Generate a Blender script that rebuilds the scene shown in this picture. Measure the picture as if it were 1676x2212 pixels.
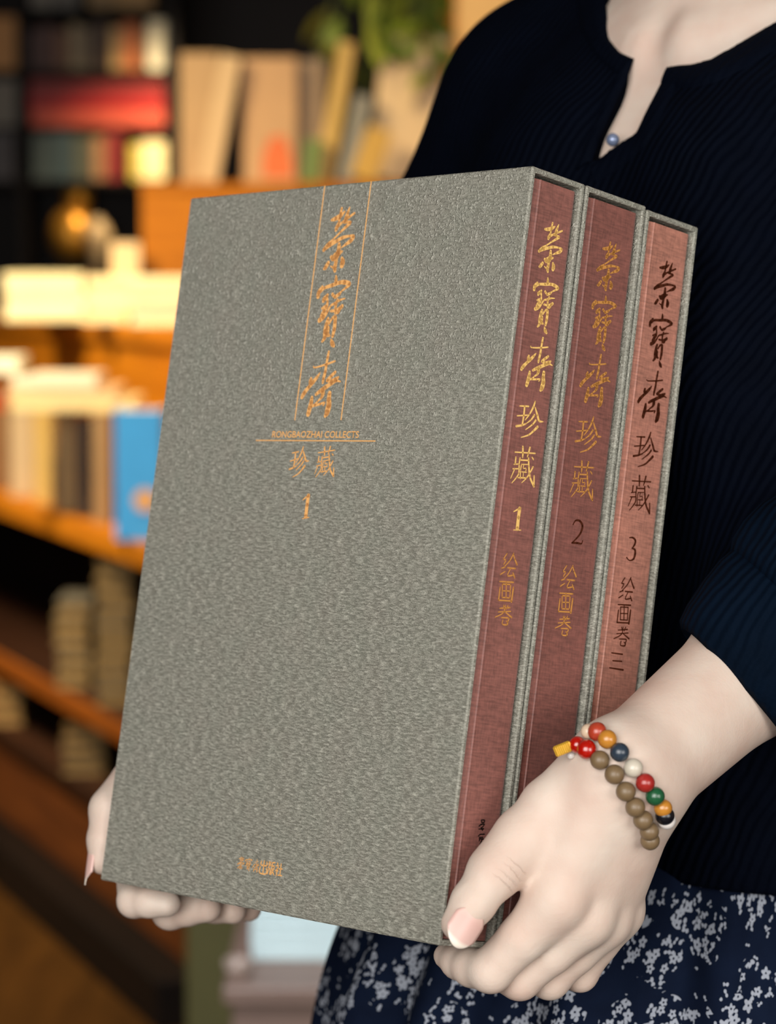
import bpy, math, random, json
import numpy as np
from mathutils import Matrix, Vector, Euler

random.seed(7); np.random.seed(7)
for o in list(bpy.data.objects): bpy.data.objects.remove(o)
scene = bpy.context.scene
COL = scene.collection
PI = math.pi

# ------------------------------------------------------------------ camera
FPX = 5799.555                     # focal length in pixels of the 1676x2212 frame
PITCH = math.radians(5.5)
CAM = Vector((0, 0, 1.25))
FWD = Vector((0, math.cos(PITCH), -math.sin(PITCH)))
UP = Vector((0, math.sin(PITCH), math.cos(PITCH)))
RIGHT = Vector((1, 0, 0))
cd = bpy.data.cameras.new('camera')
cam = bpy.data.objects.new('camera', cd); COL.objects.link(cam)
cam.matrix_world = Matrix(((1, 0, 0, 0), (0, UP.y, -FWD.y, 0), (0, UP.z, -FWD.z, 1.25), (0, 0, 0, 1)))
cd.sensor_fit = 'HORIZONTAL'; cd.sensor_width = 36.0
cd.lens = 36.0 * FPX / 1676
cd.clip_start = 0.05; cd.clip_end = 60
cd.dof.use_dof = True; cd.dof.focus_distance = 1.195
cd.dof.aperture_fstop = 124.6 / 12.0
scene.camera = cam

def at(px, py, z):
    """world point seen at pixel (px, py) at depth z along the lens axis"""
    return CAM + (RIGHT * ((px - 838) / FPX) - UP * ((py - 1106) / FPX) + FWD) * z

# ------------------------------------------------------------------ world, lamps, exposure
w = bpy.data.worlds.new('world'); scene.world = w; w.use_nodes = True
w.node_tree.nodes['Background'].inputs[0].default_value = (0.62, 0.72, 0.85, 1)
w.node_tree.nodes['Background'].inputs[1].default_value = 0.022
vs = scene.view_settings
scene.display_settings.display_device = 'sRGB'
vs.view_transform = 'Standard'; vs.look = 'None'; vs.gamma = 1.0; vs.use_curve_mapping = False
vs.exposure = 0.0

def area(name, loc, target, sx, sy, power, col, spread=180):
    l = bpy.data.lights.new(name, 'AREA'); l.shape = 'RECTANGLE'; l.size = sx; l.size_y = sy
    l.energy = power; l.color = col; l.spread = math.radians(spread)
    o = bpy.data.objects.new(name, l); COL.objects.link(o); o.location = loc
    d = Vector(target) - Vector(loc)
    o.rotation_euler = d.to_track_quat('-Z', 'Y').to_euler()
    return o
# daylight from the shop window behind the photographer, high and a little to the left
area('window_daylight', (-0.85, -1.75, 1.85), (0.1, 1.2, 1.08), 2.4, 2.0, 128, (1.0, 0.98, 0.95))
area('side_fill_light', (1.35, -0.6, 1.35), (0.1, 1.2, 1.02), 1.0, 1.0, 25, (1.0, 0.97, 0.93))  # unseen fill lamp added at right to brighten fingers and spines
# warm shop lamps over the displays
area('display_lamp', (-1.60, 4.15, 2.6), (-0.85, 5.0, 0.95), 0.5, 0.5, 31, (1.0, 0.83, 0.55), 80)
area('riser_lamp', (0.0, 4.2, 2.6), (-0.15, 5.2, 1.4), 0.5, 0.4, 1.5, (1.0, 0.82, 0.55), 100)
area('bookcase_lamp', (-0.50, 8.05, 2.2), (-0.66, 8.5, 1.62), 0.12, 0.12, 2.9, (1.0, 0.80, 0.50), 55)
area('far_fill_light', (0.15, 6.3, 2.7), (0.25, 7.2, 1.3), 0.4, 0.4, 9, (1.0, 0.84, 0.58), 100)  # unseen lamp added to brighten the far cupboard
area('table_lamp', (-0.5, 2.2, 2.4), (-0.1, 3.2, 0.4), 0.4, 0.4, 5.5, (0.95, 0.97, 1.0), 60)

# ------------------------------------------------------------------ helpers
def new_obj(name, data, parent=None):
    o = bpy.data.objects.new(name, data); COL.objects.link(o)
    if parent is not None: o.parent = parent
    return o
def tag(o, label=None, cat=None, group=None, kind=None):
    if label: o['label'] = label
    if cat: o['category'] = cat
    if group: o['group'] = group
    if kind: o['kind'] = kind
    return o
def empty(name, label, cat, loc=(0, 0, 0), rot=(0, 0, 0), group=None):
    o = new_obj(name, None); o.empty_display_size = 0.02
    o.location = loc; o.rotation_euler = rot
    return tag(o, label, cat, group)

class MB:
    def __init__(s): s.v = []; s.f = []; s.uv = None
    def add(s, vs, fs):
        n = len(s.v); s.v += [tuple(v) for v in vs]; s.f += [tuple(i + n for i in f) for f in fs]; return s
    def box(s, lo, hi, ch=0.0):
        x0, y0, z0 = lo; x1, y1, z1 = hi
        if ch <= 0:
            v = [(x, y, z) for x in (x0, x1) for y in (y0, y1) for z in (z0, z1)]
            return s.add(v, [(0, 1, 3, 2), (4, 6, 7, 5), (0, 4, 5, 1), (2, 3, 7, 6), (0, 2, 6, 4), (1, 5, 7, 3)])
        # chamfered box: 24 vertices
        c = min(ch, (x1 - x0) * .45, (y1 - y0) * .45, (z1 - z0) * .45)
        v = []; idx = {}
        for ix, sx in ((0, 1), (1, -1)):
            for iy, sy in ((0, 1), (1, -1)):
                for iz, sz in ((0, 1), (1, -1)):
                    X = (x0, x1)[ix]; Y = (y0, y1)[iy]; Z = (z0, z1)[iz]
                    for ax, p in (('x', (X, Y + c * sy, Z + c * sz)), ('y', (X + c * sx, Y, Z + c * sz)), ('z', (X + c * sx, Y + c * sy, Z))):
                        idx[(ix, iy, iz, ax)] = len(v); v.append(p)
        I = lambda a, b, d, ax: idx[(a, b, d, ax)]
        f = []
        f.append([I(0, 0, 0, 'x'), I(0, 0, 1, 'x'), I(0, 1, 1, 'x'), I(0, 1, 0, 'x')])
        f.append([I(1, 0, 0, 'x'), I(1, 1, 0, 'x'), I(1, 1, 1, 'x'), I(1, 0, 1, 'x')])
        f.append([I(0, 0, 0, 'y'), I(1, 0, 0, 'y'), I(1, 0, 1, 'y'), I(0, 0, 1, 'y')])
        f.append([I(0, 1, 0, 'y'), I(0, 1, 1, 'y'), I(1, 1, 1, 'y'), I(1, 1, 0, 'y')])
        f.append([I(0, 0, 0, 'z'), I(0, 1, 0, 'z'), I(1, 1, 0, 'z'), I(1, 0, 0, 'z')])
        f.append([I(0, 0, 1, 'z'), I(1, 0, 1, 'z'), I(1, 1, 1, 'z'), I(0, 1, 1, 'z')])
        for a in (0, 1):
            for b in (0, 1):
                f.append([I(a, b, 0, 'x'), I(a, b, 1, 'x'), I(a, b, 1, 'y'), I(a, b, 0, 'y')])
                f.append([I(a, 0, b, 'x'), I(a, 1, b, 'x'), I(a, 1, b, 'z'), I(a, 0, b, 'z')])
                f.append([I(0, a, b, 'y'), I(1, a, b, 'y'), I(1, a, b, 'z'), I(0, a, b, 'z')])
                for d in (0, 1):
                    f.append([I(a, b, d, 'x'), I(a, b, d, 'y'), I(a, b, d, 'z')])
        return s.add(v, f)
    def prism(s, poly, z0, z1):
        n = len(poly)
        v = [(x, y, z0) for x, y in poly] + [(x, y, z1) for x, y in poly]
        f = [tuple(range(n))[::-1], tuple(range(n, 2 * n))] + [(i, (i + 1) % n, n + (i + 1) % n, n + i) for i in range(n)]
        return s.add(v, f)
    def tube(s, pts, rad, seg=8, cap=True):
        pts = [Vector(p) for p in pts]; n = len(pts)
        if not hasattr(rad, '__len__'): rad = [rad] * n
        rings = []; prev = None
        for i, p in enumerate(pts):
            t = (pts[min(i + 1, n - 1)] - pts[max(i - 1, 0)]).normalized()
            a = t.orthogonal().normalized() if prev is None else (prev - t * prev.dot(t)).normalized()
            prev = a; b = t.cross(a)
            rings.append([p + (a * math.cos(2 * PI * k / seg) + b * math.sin(2 * PI * k / seg)) * rad[i] for k in range(seg)])
        v = [q for r in rings for q in r]
        f = [(i * seg + k, i * seg + (k + 1) % seg, (i + 1) * seg + (k + 1) % seg, (i + 1) * seg + k) for i in range(n - 1) for k in range(seg)]
        if cap: f += [tuple(range(seg))[::-1], tuple(range((n - 1) * seg, n * seg))]
        return s.add(v, f)
    def lathe(s, prof, seg=20, org=(0, 0, 0)):
        v = []; f = []
        for r, z in prof:
            for k in range(seg):
                a = 2 * PI * k / seg; v.append((org[0] + r * math.cos(a), org[1] + r * math.sin(a), org[2] + z))
        for i in range(len(prof) - 1):
            for k in range(seg):
                f.append((i * seg + k, i * seg + (k + 1) % seg, (i + 1) * seg + (k + 1) % seg, (i + 1) * seg + k))
        return s.add(v, f)
    def sphere(s, c, r, seg=20, rings=12, sq=(1, 1, 1)):
        v = [(c[0], c[1], c[2] - r * sq[2])]; f = []
        for i in range(1, rings):
            t = -PI / 2 + PI * i / rings
            for k in range(seg):
                a = 2 * PI * k / seg
                v.append((c[0] + r * sq[0] * math.cos(t) * math.cos(a), c[1] + r * sq[1] * math.cos(t) * math.sin(a), c[2] + r * sq[2] * math.sin(t)))
        v.append((c[0], c[1], c[2] + r * sq[2])); n = len(v)
        for k in range(seg):
            f.append((0, 1 + (k + 1) % seg, 1 + k))
            f.append((n - 1, n - 1 - seg + k, n - 1 - seg + (k + 1) % seg))
        for i in range(rings - 2):
            for k in range(seg):
                a = 1 + i * seg
                f.append((a + k, a + (k + 1) % seg, a + seg + (k + 1) % seg, a + seg + k))
        return s.add(v, f)
    def mesh(s, name, mat, smooth=False):
        m = bpy.data.meshes.new(name); m.from_pydata(s.v, [], s.f); m.update()
        if mat: m.materials.append(mat)
        if smooth: m.polygons.foreach_set('use_smooth', [True] * len(m.polygons))
        return m
    def build(s, name, mat, parent=None, smooth=False):
        return new_obj(name, s.mesh(name, mat, smooth), parent)

# ------------------------------------------------------------------ materials
def srgb(r, g, b):
    f = lambda c: (c / 255 / 12.92) if c <= 10.3 else ((c / 255 + 0.055) / 1.055) ** 2.4
    return (f(r), f(g), f(b), 1)
class NT:
    def __init__(s, name):
        s.m = bpy.data.materials.new(name); s.m.use_nodes = True; s.t = s.m.node_tree
        s.b = s.t.nodes['Principled BSDF']
    def n(s, typ, **kw):
        x = s.t.nodes.new(typ)
        for k, v in kw.items():
            if k in x.inputs: x.inputs[k].default_value = v
            else: setattr(x, k, v)
        return x
    def l(s, a, b): s.t.links.new(a, b)
    def math(s, op, a, b=None, c=None):
        x = s.n('ShaderNodeMath', operation=op)
        for i, q in enumerate((a, b, c)):
            if q is None: continue
            if isinstance(q, (int, float)): x.inputs[i].default_value = q
            else: s.l(q, x.inputs[i])
        return x.outputs[0]
    def vmath(s, op, a, b=None):
        x = s.n('ShaderNodeVectorMath', operation=op)
        for i, q in enumerate((a, b)):
            if q is None: continue
            if isinstance(q, (tuple, list, Vector)): x.inputs[i].default_value = tuple(q)
            else: s.l(q, x.inputs[i])
        return x
    def ramp(s, fac, stops, interp='LINEAR'):
        x = s.n('ShaderNodeValToRGB'); x.color_ramp.interpolation = interp
        e = x.color_ramp.elements
        e[0].position, e[0].color = stops[0]; e[1].position, e[1].color = stops[-1]
        for p, c in stops[1:-1]:
            q = e.new(p); q.color = c
        s.l(fac, x.inputs[0]); return x.outputs[0]
    def coords(s, kind='Object', scale=(1, 1, 1), rot=(0, 0, 0)):
        tc = s.n('ShaderNodeTexCoord'); mp = s.n('ShaderNodeMapping')
        mp.inputs['Scale'].default_value = scale; mp.inputs['Rotation'].default_value = rot
        s.l(tc.outputs[kind], mp.inputs[0]); return mp.outputs[0]
    def noise(s, vec, scale, detail=2, rough=.5, dist=0):
        x = s.n('ShaderNodeTexNoise'); x.inputs['Scale'].default_value = scale; x.inputs['Detail'].default_value = detail
        x.inputs['Roughness'].default_value = rough; x.inputs['Distortion'].default_value = dist
        if vec is not None: s.l(vec, x.inputs['Vector'])
        return x.outputs['Fac']
    def bump(s, h, strength=.3, dist=.001, prev=None):
        x = s.n('ShaderNodeBump'); x.inputs['Strength'].default_value = strength; x.inputs['Distance'].default_value = dist
        s.l(h, x.inputs['Height'])
        if prev is not None: s.l(prev, x.inputs['Normal'])
        return x.outputs[0]
    def mix(s, fac, a, b):
        x = s.n('ShaderNodeMix', data_type='RGBA')
        if isinstance(fac, (int, float)): x.inputs[0].default_value = fac
        else: s.l(fac, x.inputs[0])
        for i, q in ((6, a), (7, b)):
            if isinstance(q, tuple): x.inputs[i].default_value = q
            else: s.l(q, x.inputs[i])
        return x.outputs[2]
    def set(s, **kw):
        for k, v in kw.items():
            k = k.replace('_', ' ')
            if hasattr(v, 'is_linked') or hasattr(v, 'links'): s.l(v, s.b.inputs[k])
            else: s.b.inputs[k].default_value = v
        return s.m
_cache = {}
def plain(rgb, rough=.6, metal=0.0, var=.12, scale=18, name='paint'):
    k = (rgb, rough, metal, var, scale)
    if k in _cache: return _cache[k]
    t = NT(name); c = srgb(*rgb)
    nz = t.noise(t.coords(), scale, 3)
    d = tuple(x * (1 - var) for x in c[:3]) + (1,); u = tuple(min(1, x * (1 + var)) for x in c[:3]) + (1,)
    col = t.mix(nz, d, u)
    _cache[k] = t.set(Base_Color=col, Roughness=rough, Metallic=metal)
    return _cache[k]
def wood(name, dark, light, scale=(3, 30, 30), rough=.6):
    t = NT(name); v = t.coords(scale=scale)
    n1 = t.noise(v, 1.0, 6, .6, .6); n2 = t.noise(v, 4.0, 3, .5, .2)
    f = t.math('ADD', t.math('MULTIPLY', n1, .75), t.math('MULTIPLY', n2, .25))
    col = t.ramp(f, [(.3, srgb(*dark)), (.7, srgb(*light))])
    return t.set(Base_Color=col, Roughness=rough, Specular_IOR_Level=.2, Normal=t.bump(f, .15, .002))

def leather_mat():
    """embossed case paper: fine level crinkle low on the board, short worm-like pebbles towards the top"""
    t = NT('embossed_case_paper'); v = t.coords()
    warp = t.n('ShaderNodeTexNoise'); warp.inputs['Scale'].default_value = 190; warp.inputs['Detail'].default_value = 2
    t.l(v, warp.inputs['Vector'])
    offs = t.vmath('SCALE', t.vmath('SUBTRACT', warp.outputs['Color'], (.5, .5, .5)).outputs[0]); offs.inputs['Scale'].default_value = .0013
    pv = t.vmath('ADD', v, offs.outputs[0]).outputs[0]
    def ridge(scale, wid, det):
        m = t.n('ShaderNodeMapping'); m.inputs['Scale'].default_value = scale; t.l(pv, m.inputs[0])
        d = t.math('ABSOLUTE', t.math('SUBTRACT', t.noise(m.outputs[0], 1, det, .5), .5))
        r = t.n('ShaderNodeMapRange', interpolation_type='SMOOTHSTEP'); r.inputs[1].default_value = wid; r.inputs[2].default_value = 0.0; t.l(d, r.inputs[0])
        return r.outputs[0]
    sep = t.n('ShaderNodeSeparateXYZ'); t.l(v, sep.inputs[0])
    zf = t.n('ShaderNodeMapRange', interpolation_type='SMOOTHSTEP'); zf.inputs[1].default_value = .14; zf.inputs[2].default_value = .31; t.l(sep.outputs[2], zf.inputs[0])
    big = t.noise(v, 22, 3)
    fac = t.math('MINIMUM', t.math('MULTIPLY', zf.outputs[0], t.math('MULTIPLY_ADD', big, 1.9, -.15)), 1.0)
    brk = t.noise(v, 620, 2); brk2 = t.ramp(brk, [(.44, (0, 0, 0, 1)), (.60, (1, 1, 1, 1))])
    m1 = t.n('ShaderNodeMapping'); m1.inputs['Scale'].default_value = (210, 210, 1200); t.l(pv, m1.inputs[0])
    crink = t.ramp(t.noise(m1.outputs[0], 1, 3, .6), [(.36, (0, 0, 0, 1)), (.68, (1, 1, 1, 1))])
    worm = t.math('ADD', t.math('MULTIPLY', ridge((340, 340, 420), .085, 1), brk2), t.math('MULTIPLY', crink, .45))
    mx = t.n('ShaderNodeMix', data_type='FLOAT'); t.l(fac, mx.inputs[0]); t.l(crink, mx.inputs[2]); t.l(worm, mx.inputs[3])
    h = mx.outputs[0]; grain = t.noise(v, 1500, 2)
    hue = t.noise(v, 60, 2)
    base = t.mix(hue, srgb(141, 145, 132), srgb(149, 143, 132))
    col = t.mix(h, t.mix(.30, base, srgb(60, 58, 50)), t.mix(.50, base, srgb(210, 208, 194)))  # glints on ridges and shade in creases are mixed into the colour
    return t.set(Base_Color=col, Roughness=.36, Specular_IOR_Level=.55, Normal=t.bump(t.math('ADD', h, t.math('MULTIPLY', grain, .3)), 1.0, .00065))
def cloth_mat(name, rgb, var=.2):
    t = NT(name); v = t.coords()
    m1 = t.n('ShaderNodeMapping'); m1.inputs['Scale'].default_value = (140, 140, 1100); t.l(v, m1.inputs[0])
    m2 = t.n('ShaderNodeMapping'); m2.inputs['Scale'].default_value = (1100, 1100, 240); t.l(v, m2.inputs[0])
    n1 = t.noise(m1.outputs[0], 1, 3, .6); n2 = t.noise(m2.outputs[0], 1, 2, .5); n3 = t.noise(v, 45, 3)
    f = t.math('ADD', t.math('MULTIPLY', n1, .5), t.math('ADD', t.math('MULTIPLY', n2, .28), t.math('MULTIPLY', n3, .22)))
    c = srgb(*rgb)
    lo = tuple(x * (1 - var * 1.9) for x in c[:3]) + (1,); hi = tuple(min(1, x * (1 + var * 2.2)) for x in c[:3]) + (1,)
    col = t.ramp(f, [(.34, lo), (.66, hi)])
    return t.set(Base_Color=col, Roughness=.5, Normal=t.bump(f, .5, .0005), Sheen_Weight=.15)
def foil(name, rgb, metal=.65, rough=.33):
    t = NT(name); v = t.coords()
    n = t.noise(v, 900, 2)
    c = srgb(*rgb); d = tuple(x * .84 for x in c[:3]) + (1,)
    return t.set(Base_Color=t.mix(n, d, c), Metallic=metal, Roughness=rough, Normal=t.bump(n, .3, .0003))

M = {}
M['leather'] = leather_mat()
M['case_edge'] = plain((118, 122, 116), .6, 0, .25, 300, 'case_edge_paper')
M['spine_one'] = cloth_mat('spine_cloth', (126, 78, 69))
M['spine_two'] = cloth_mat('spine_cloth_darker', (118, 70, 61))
M['spine_three'] = cloth_mat('spine_cloth_painted_sheen', (160, 106, 89))  # same cloth, painted paler for the light the third spine catches
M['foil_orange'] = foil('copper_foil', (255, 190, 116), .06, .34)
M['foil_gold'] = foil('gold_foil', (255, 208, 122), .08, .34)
M['foil_dull'] = foil('dull_gold_foil', (214, 150, 78), .15, .32)  # gold foil dulled in colour for the weaker reflection on spine two
M['foil_reflect_dark'] = foil('gold_foil_dark_reflection', (96, 48, 30), .4, .3)  # gold foil painted dark for what spine three and numeral two reflect
M['ink_black'] = plain((26, 14, 12), .5)
M['paper'] = plain((236, 224, 196), .85, 0, .06, 200, 'page_paper')
M['paper_tan'] = plain((136, 108, 62), .9, 0, .12, 120, 'tan_paper')  # darker tan page tone for the lower-shelf piles
M['orange_wood'] = wood('orange_wood', (146, 82, 6), (184, 112, 13))
M['dark_wood'] = wood('dark_wood', (9, 4, 2), (20, 10, 5))
M['mid_wood'] = wood('mid_wood', (62, 30, 10), (104, 56, 20))
M['edge_wood'] = wood('edge_wood', (104, 52, 10), (146, 78, 16))
M['shadow_wood'] = wood('shaded_shelf_wood', (28, 13, 5), (54, 27, 10))  # lower shelves darkened in the wood colour to stand in for shade
M['floor'] = wood('floor_wood', (52, 32, 12), (82, 52, 20), (18, 2.2, 10), .35)

# ------------------------------------------------------------------ setting
def struct(name, mb, mat):
    o = mb.build(name, mat); o['kind'] = 'structure'; return o
RX0, RX1, RY0, RY1, RZ = -3.4, 3.4, -2.4, 9.6, 3.0
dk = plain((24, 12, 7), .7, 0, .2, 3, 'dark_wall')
pw = plain((150, 130, 104), .8, 0, .06, 3, 'wall_paint')
struct('floor', MB().box((RX0, RY0, -.08), (RX1, RY1, 0)), M['floor'])
struct('ceiling', MB().box((RX0, RY0, RZ), (RX1, RY1, RZ + .08)), plain((96, 84, 70), .9))
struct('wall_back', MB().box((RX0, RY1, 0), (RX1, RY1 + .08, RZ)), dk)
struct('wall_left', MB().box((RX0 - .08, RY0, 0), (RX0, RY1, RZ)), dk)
struct('wall_right', MB().box((RX1, RY0, 0), (RX1 + .08, RY1, RZ)), pw)
struct('wall_front', MB().box((RX0, RY0 - .08, 0), (RX1, RY0, RZ)), pw)

# ------------------------------------------------------------------ background furniture and books
def bgbook(label, c, w, h, d, rot, rgb, group, name='book', pages='paper'):
    """c = centre; w = thickness (x), h = height (z), d = depth (y); spine on -y"""
    r = empty(name, label, 'book', c, rot, group)
    k = min(.0028, w * .18)
    cm = plain(rgb, .55, 0, .1, 25)
    mb = MB()
    mb.box((-w / 2, -d / 2, -h / 2), (-w / 2 + k, d / 2, h / 2), .0006).box((w / 2 - k, -d / 2, -h / 2), (w / 2, d / 2, h / 2), .0006)
    mb.box((-w / 2 + k * .5, -d / 2 - .001, -h / 2), (w / 2 - k * .5, -d / 2 + k, h / 2), .0006)
    mb.build('cover', cm, r)
    MB().box((-w / 2 + k, -d / 2 + k, -h / 2 + .003), (w / 2 - k, d / 2 - .004, h / 2 - .003)).build('page_block', M[pages], r)
    return r
UPR = lambda px0, px1, py0, py1, z: (at((px0 + px1) / 2, (py0 + py1) / 2, z), (px1 - px0) * z / FPX, (py1 - py0) * z / FPX)
def spine_out(label, px0, px1, py0, py1, z, rgb, group, d=.14, roll=0, rz=0):
    c, w_, h_ = UPR(px0, px1, py0, py1, z)
    return bgbook(label, c + Vector((0, d / 2, 0)), w_, h_, d, (0, roll, rz), rgb, group)
def face_out(label, px0, px1, py0, py1, z, rgb, group, t=.03, roll=0, rz=0):
    c, w_, h_ = UPR(px0, px1, py0, py1, z)
    b = bgbook(label, c + Vector((0, t / 2, 0)), t, h_, w_, (0, 0, 0), rgb, group)
    b.rotation_euler = (Matrix.Rotation(roll, 3, 'Y') @ Matrix.Rotation(-PI / 2 + rz, 3, 'Z')).to_euler()
    return b
def lying(label, px0, px1, py0, py1, z, rgb, group, d=.2, rz=0):
    c, w_, h_ = UPR(px0, px1, py0, py1, z)
    b = bgbook(label, c + Vector((0, d / 2, 0)), h_, w_, d, (0, 0, 0), rgb, group)
    b.rotation_euler = (Matrix.Rotation(rz, 3, 'Z') @ Matrix.Rotation(PI / 2, 3, 'Y')).to_euler()
    return b

# --- tall dark bookcase against the far end
ZB = 8.5
bc = empty('bookcase', 'tall dark wooden bookcase in the left distance behind the display unit', 'bookcase', (at(170, 1106, ZB).x, ZB, 0))
def bcx(px): return (px - 838) / FPX * ZB - bc.location.x
def bcz(py): return at(838, py, ZB).z
yb = at(838, 300, ZB).y - ZB
def bcbox(name, px0, px1, z0, z1, y0, y1): MB().box((bcx(px0), yb + y0, z0), (bcx(px1), yb + y1, z1), .002).build(name, M['dark_wood'], bc)
for a, b in ((-215, -195), (40, 58), (363, 386)): bcbox('upright', a, b, 0, 2.3, -.02, .26)
bcbox('back_panel', -215, 386, 0, 2.3, .26, .28)
for py in (20, 152, 273, 388, 590, 760): bcbox('shelf', -195, 363, bcz(py) - .018, bcz(py), -.01, .26)
bcbox('top_panel', -215, 386, 2.3, 2.33, -.02, .28)
gA = 'small books in the far dark bookcase'
row = [(62, 88, 62, (60, 24, 12)), (88, 120, 56, (74, 34, 18)), (120, 148, 66, (112, 70, 38)), (150, 172, 52, (150, 130, 96)), (172, 196, 60, (124, 106, 80)), (200, 236, 50, (70, 44, 20)),
       (238, 262, 60, (214, 172, 110)), (264, 298, 50, (214, 120, 62)), (300, 318, 66, (120, 76, 36)), (319, 358, 44, (244, 232, 200))]
nm = ['dark maroon', 'deep brown', 'brown', 'pale greyish', 'grey-brown', 'dark olive-brown', 'light tan', 'orange', 'short brown', 'tall cream']
for (a, b, t0, rgb), n in zip(row, nm): spine_out(n + ' book upright on the second shelf of the dark bookcase', a, b, t0, 152, ZB, rgb, gA)
for (a, b, t0, rgb), n in zip([(66, 110, -62, (120, 112, 100)), (112, 170, -70, (96, 90, 82)), (190, 250, -66, (150, 118, 70)), (252, 330, -58, (176, 134, 74))], ['grey', 'dark grey', 'brown', 'tan']):
    spine_out(n + ' book on the top visible shelf of the dark bookcase', a, b, t0, 20, ZB, rgb, gA)
for (t0, t1, x0, rgb), n in zip([(172, 205, 64, (128, 22, 14)), (206, 236, 62, (160, 7, 3)), (237, 272, 66, (196, 76, 50))], ['topmost pinkish red', 'middle bright red', 'lowest salmon']):
    lying(n + ' book of the flat red pile in the dark bookcase', x0, 356, t0, t1, ZB, rgb, gA)
for (a, b, t0, rgb), n in zip([(70, 112, 290, (70, 80, 76)), (113, 158, 284, (62, 78, 80)), (159, 198, 294, (84, 84, 66)), (200, 226, 296, (164, 118, 76)), (228, 262, 286, (128, 30, 24)), (280, 303, 312, (196, 172, 70)), (304, 356, 306, (236, 214, 160))],
                               ['grey-green', 'blue-grey', 'olive grey', 'small tan', 'dark red', 'mustard', 'bright cream']):
    spine_out(n + ' book on the shelf below the red pile', a, b, t0, 388, ZB, rgb, gA)
for (a, b, t0, t1, rgb), n in zip([(-40, 36, 36, 152, (190, 130, 60)), (-50, 38, 172, 273, (112, 104, 92)), (-30, 30, 285, 388, (66, 60, 62))], ['orange-tan', 'grey', 'charcoal']):
    spine_out(n + ' book in the leftmost bay of the dark bookcase', a, b, t0, t1, ZB, rgb, gA)
# ornaments on the lower shelf
p = at(146, 588, ZB - .02); u = ZB / FPX
g = empty('figurine', 'rounded gilt figurine standing in the dark bookcase niche', 'ornament', p + Vector((0, .12, 0)))
gm = plain((214, 150, 52), .35, .6, .2, 20)
MB().lathe([(.0, 0), (44 * u, 0), (46 * u, 8 * u), (30 * u, 16 * u), (28 * u, 24 * u), (0, 26 * u)], 20).build('base', M['dark_wood'], g, True)
MB().sphere((0, 0, 82 * u), 50 * u, 20, 12, (1, .8, 1.15)).build('body', gm, g, True)
MB().sphere((14 * u, 0, 158 * u), 30 * u).build('head', gm, g, True)
p = at(203, 588, ZB - .12)
g = empty('vase', 'small cream round-bodied vase beside the gilt figurine', 'ornament', p + Vector((0, .1, 0)))
MB().lathe([(0, 0), (14 * u, 0), (16 * u, 40 * u), (22 * u, 55 * u), (30 * u, 78 * u), (22 * u, 100 * u), (9 * u, 108 * u), (11 * u, 116 * u), (8 * u, 116 * u), (0, 108 * u)], 20).build('body', plain((226, 190, 140), .4), g, True)

# --- long stepped display unit running away to the left
gon = empty('display_unit', 'long stepped orange wooden book display unit running away to the left', 'display unit', (-.417, 4.5, 0), (0, 0, math.atan2(-.927, .374)))
GL = lambda s, y, z: gon.matrix_basis @ Vector((s, y, z))
gon_m = Matrix.Translation(gon.location) @ gon.rotation_euler.to_matrix().to_4x4()
GL = lambda s, y, z: gon_m @ Vector((s, y, z))
S0, S1 = -2.6, .30
def gb(name, lo, hi, mat, ch=.003): MB().box(lo, hi, ch).build(name, M[mat], gon)
gb('shelf', (S0, 0, .72), (S1, .30, .762), 'orange_wood')
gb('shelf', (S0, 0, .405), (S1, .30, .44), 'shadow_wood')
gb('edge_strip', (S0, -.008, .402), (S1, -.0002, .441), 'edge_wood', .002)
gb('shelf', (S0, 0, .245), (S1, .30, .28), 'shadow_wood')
gb('front_panel', (S0, .012, .085), (S1, .03, .245), 'mid_wood')
gb('plinth', (S0, -.06, 0), (S1 - .03, .95, .084), 'dark_wood')
gb('back_panel', (S0, .30, .085), (S1, .32, .80), 'dark_wood')
gb('riser_panel', (S0, .205, .762), (S1, .225, 1.075), 'orange_wood')
gb('top_board', (S0, .19, 1.075), (S1, 1.05, 1.112), 'orange_wood')
gb('end_panel', (S1 - .02, .03, .085), (S1, .30, .72), 'dark_wood')
gb('end_panel', (S0, .03, .085), (S0 + .02, .30, .72), 'dark_wood')
gB = 'books standing on the display unit shelf'
def zline(px, off=0.0): # depth where the unit's shelf edge crosses pixel column px
    k = (px - 838) / FPX
    return (-.417 + .403 * 4.5 + off) / (k + .403) / 1.0
def shelfpx(px, zz, off=0.03):
    z = zline(px, off); return z
fr = [(-28, 16, 868, (119, 81, 38), 'brown'), (20, 72, 884, (172, 149, 115), 'pale beige'), (73, 110, 890, (180, 148, 78), 'straw yellow'), (111, 124, 896, (119, 85, 38), 'thin ochre'), (125, 164, 884, (185, 148, 88), 'tan'),
      (167, 196, 900, (44, 31, 17), 'black'), (199, 236, 892, (151, 119, 75), 'light brown')]
for a, b, t0, rgb, n in fr:
    z = zline((a + b) / 2, .04); zb = .7625
    c = at((a + b) / 2, t0, z); h = c.z - zb; wd = (b - a) * z / FPX
    bgbook(n + ' book standing on the display unit shelf left of the blue book', Vector((c.x, c.y + .06, zb + h / 2)), wd, h, .12, (0, 0, 0), rgb, gB)
z = zline(300, .02); c = at(299, 886, z); h = c.z - .7625
bl = bgbook('bright blue book with a round tan emblem at the end of the shelf', Vector((c.x, c.y + .05, .7625 + h / 2)), 104 * z / FPX, h, .10, (0, 0, 0), (58, 168, 240), gB)
mb = MB(); q = at(312, 1082, z)
mb.prism([(.020 * math.cos(2 * PI * k / 20), .020 * math.sin(2 * PI * k / 20)) for k in range(20)], 0, .0008)
o = mb.build('emblem', plain((226, 172, 108), .6), bl); o.location = (q.x - c.x, -.0525, q.z - .7625 - h / 2); o.rotation_euler = (PI / 2, 0, 0)
o['label'] = 'round tan emblem'
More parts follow.
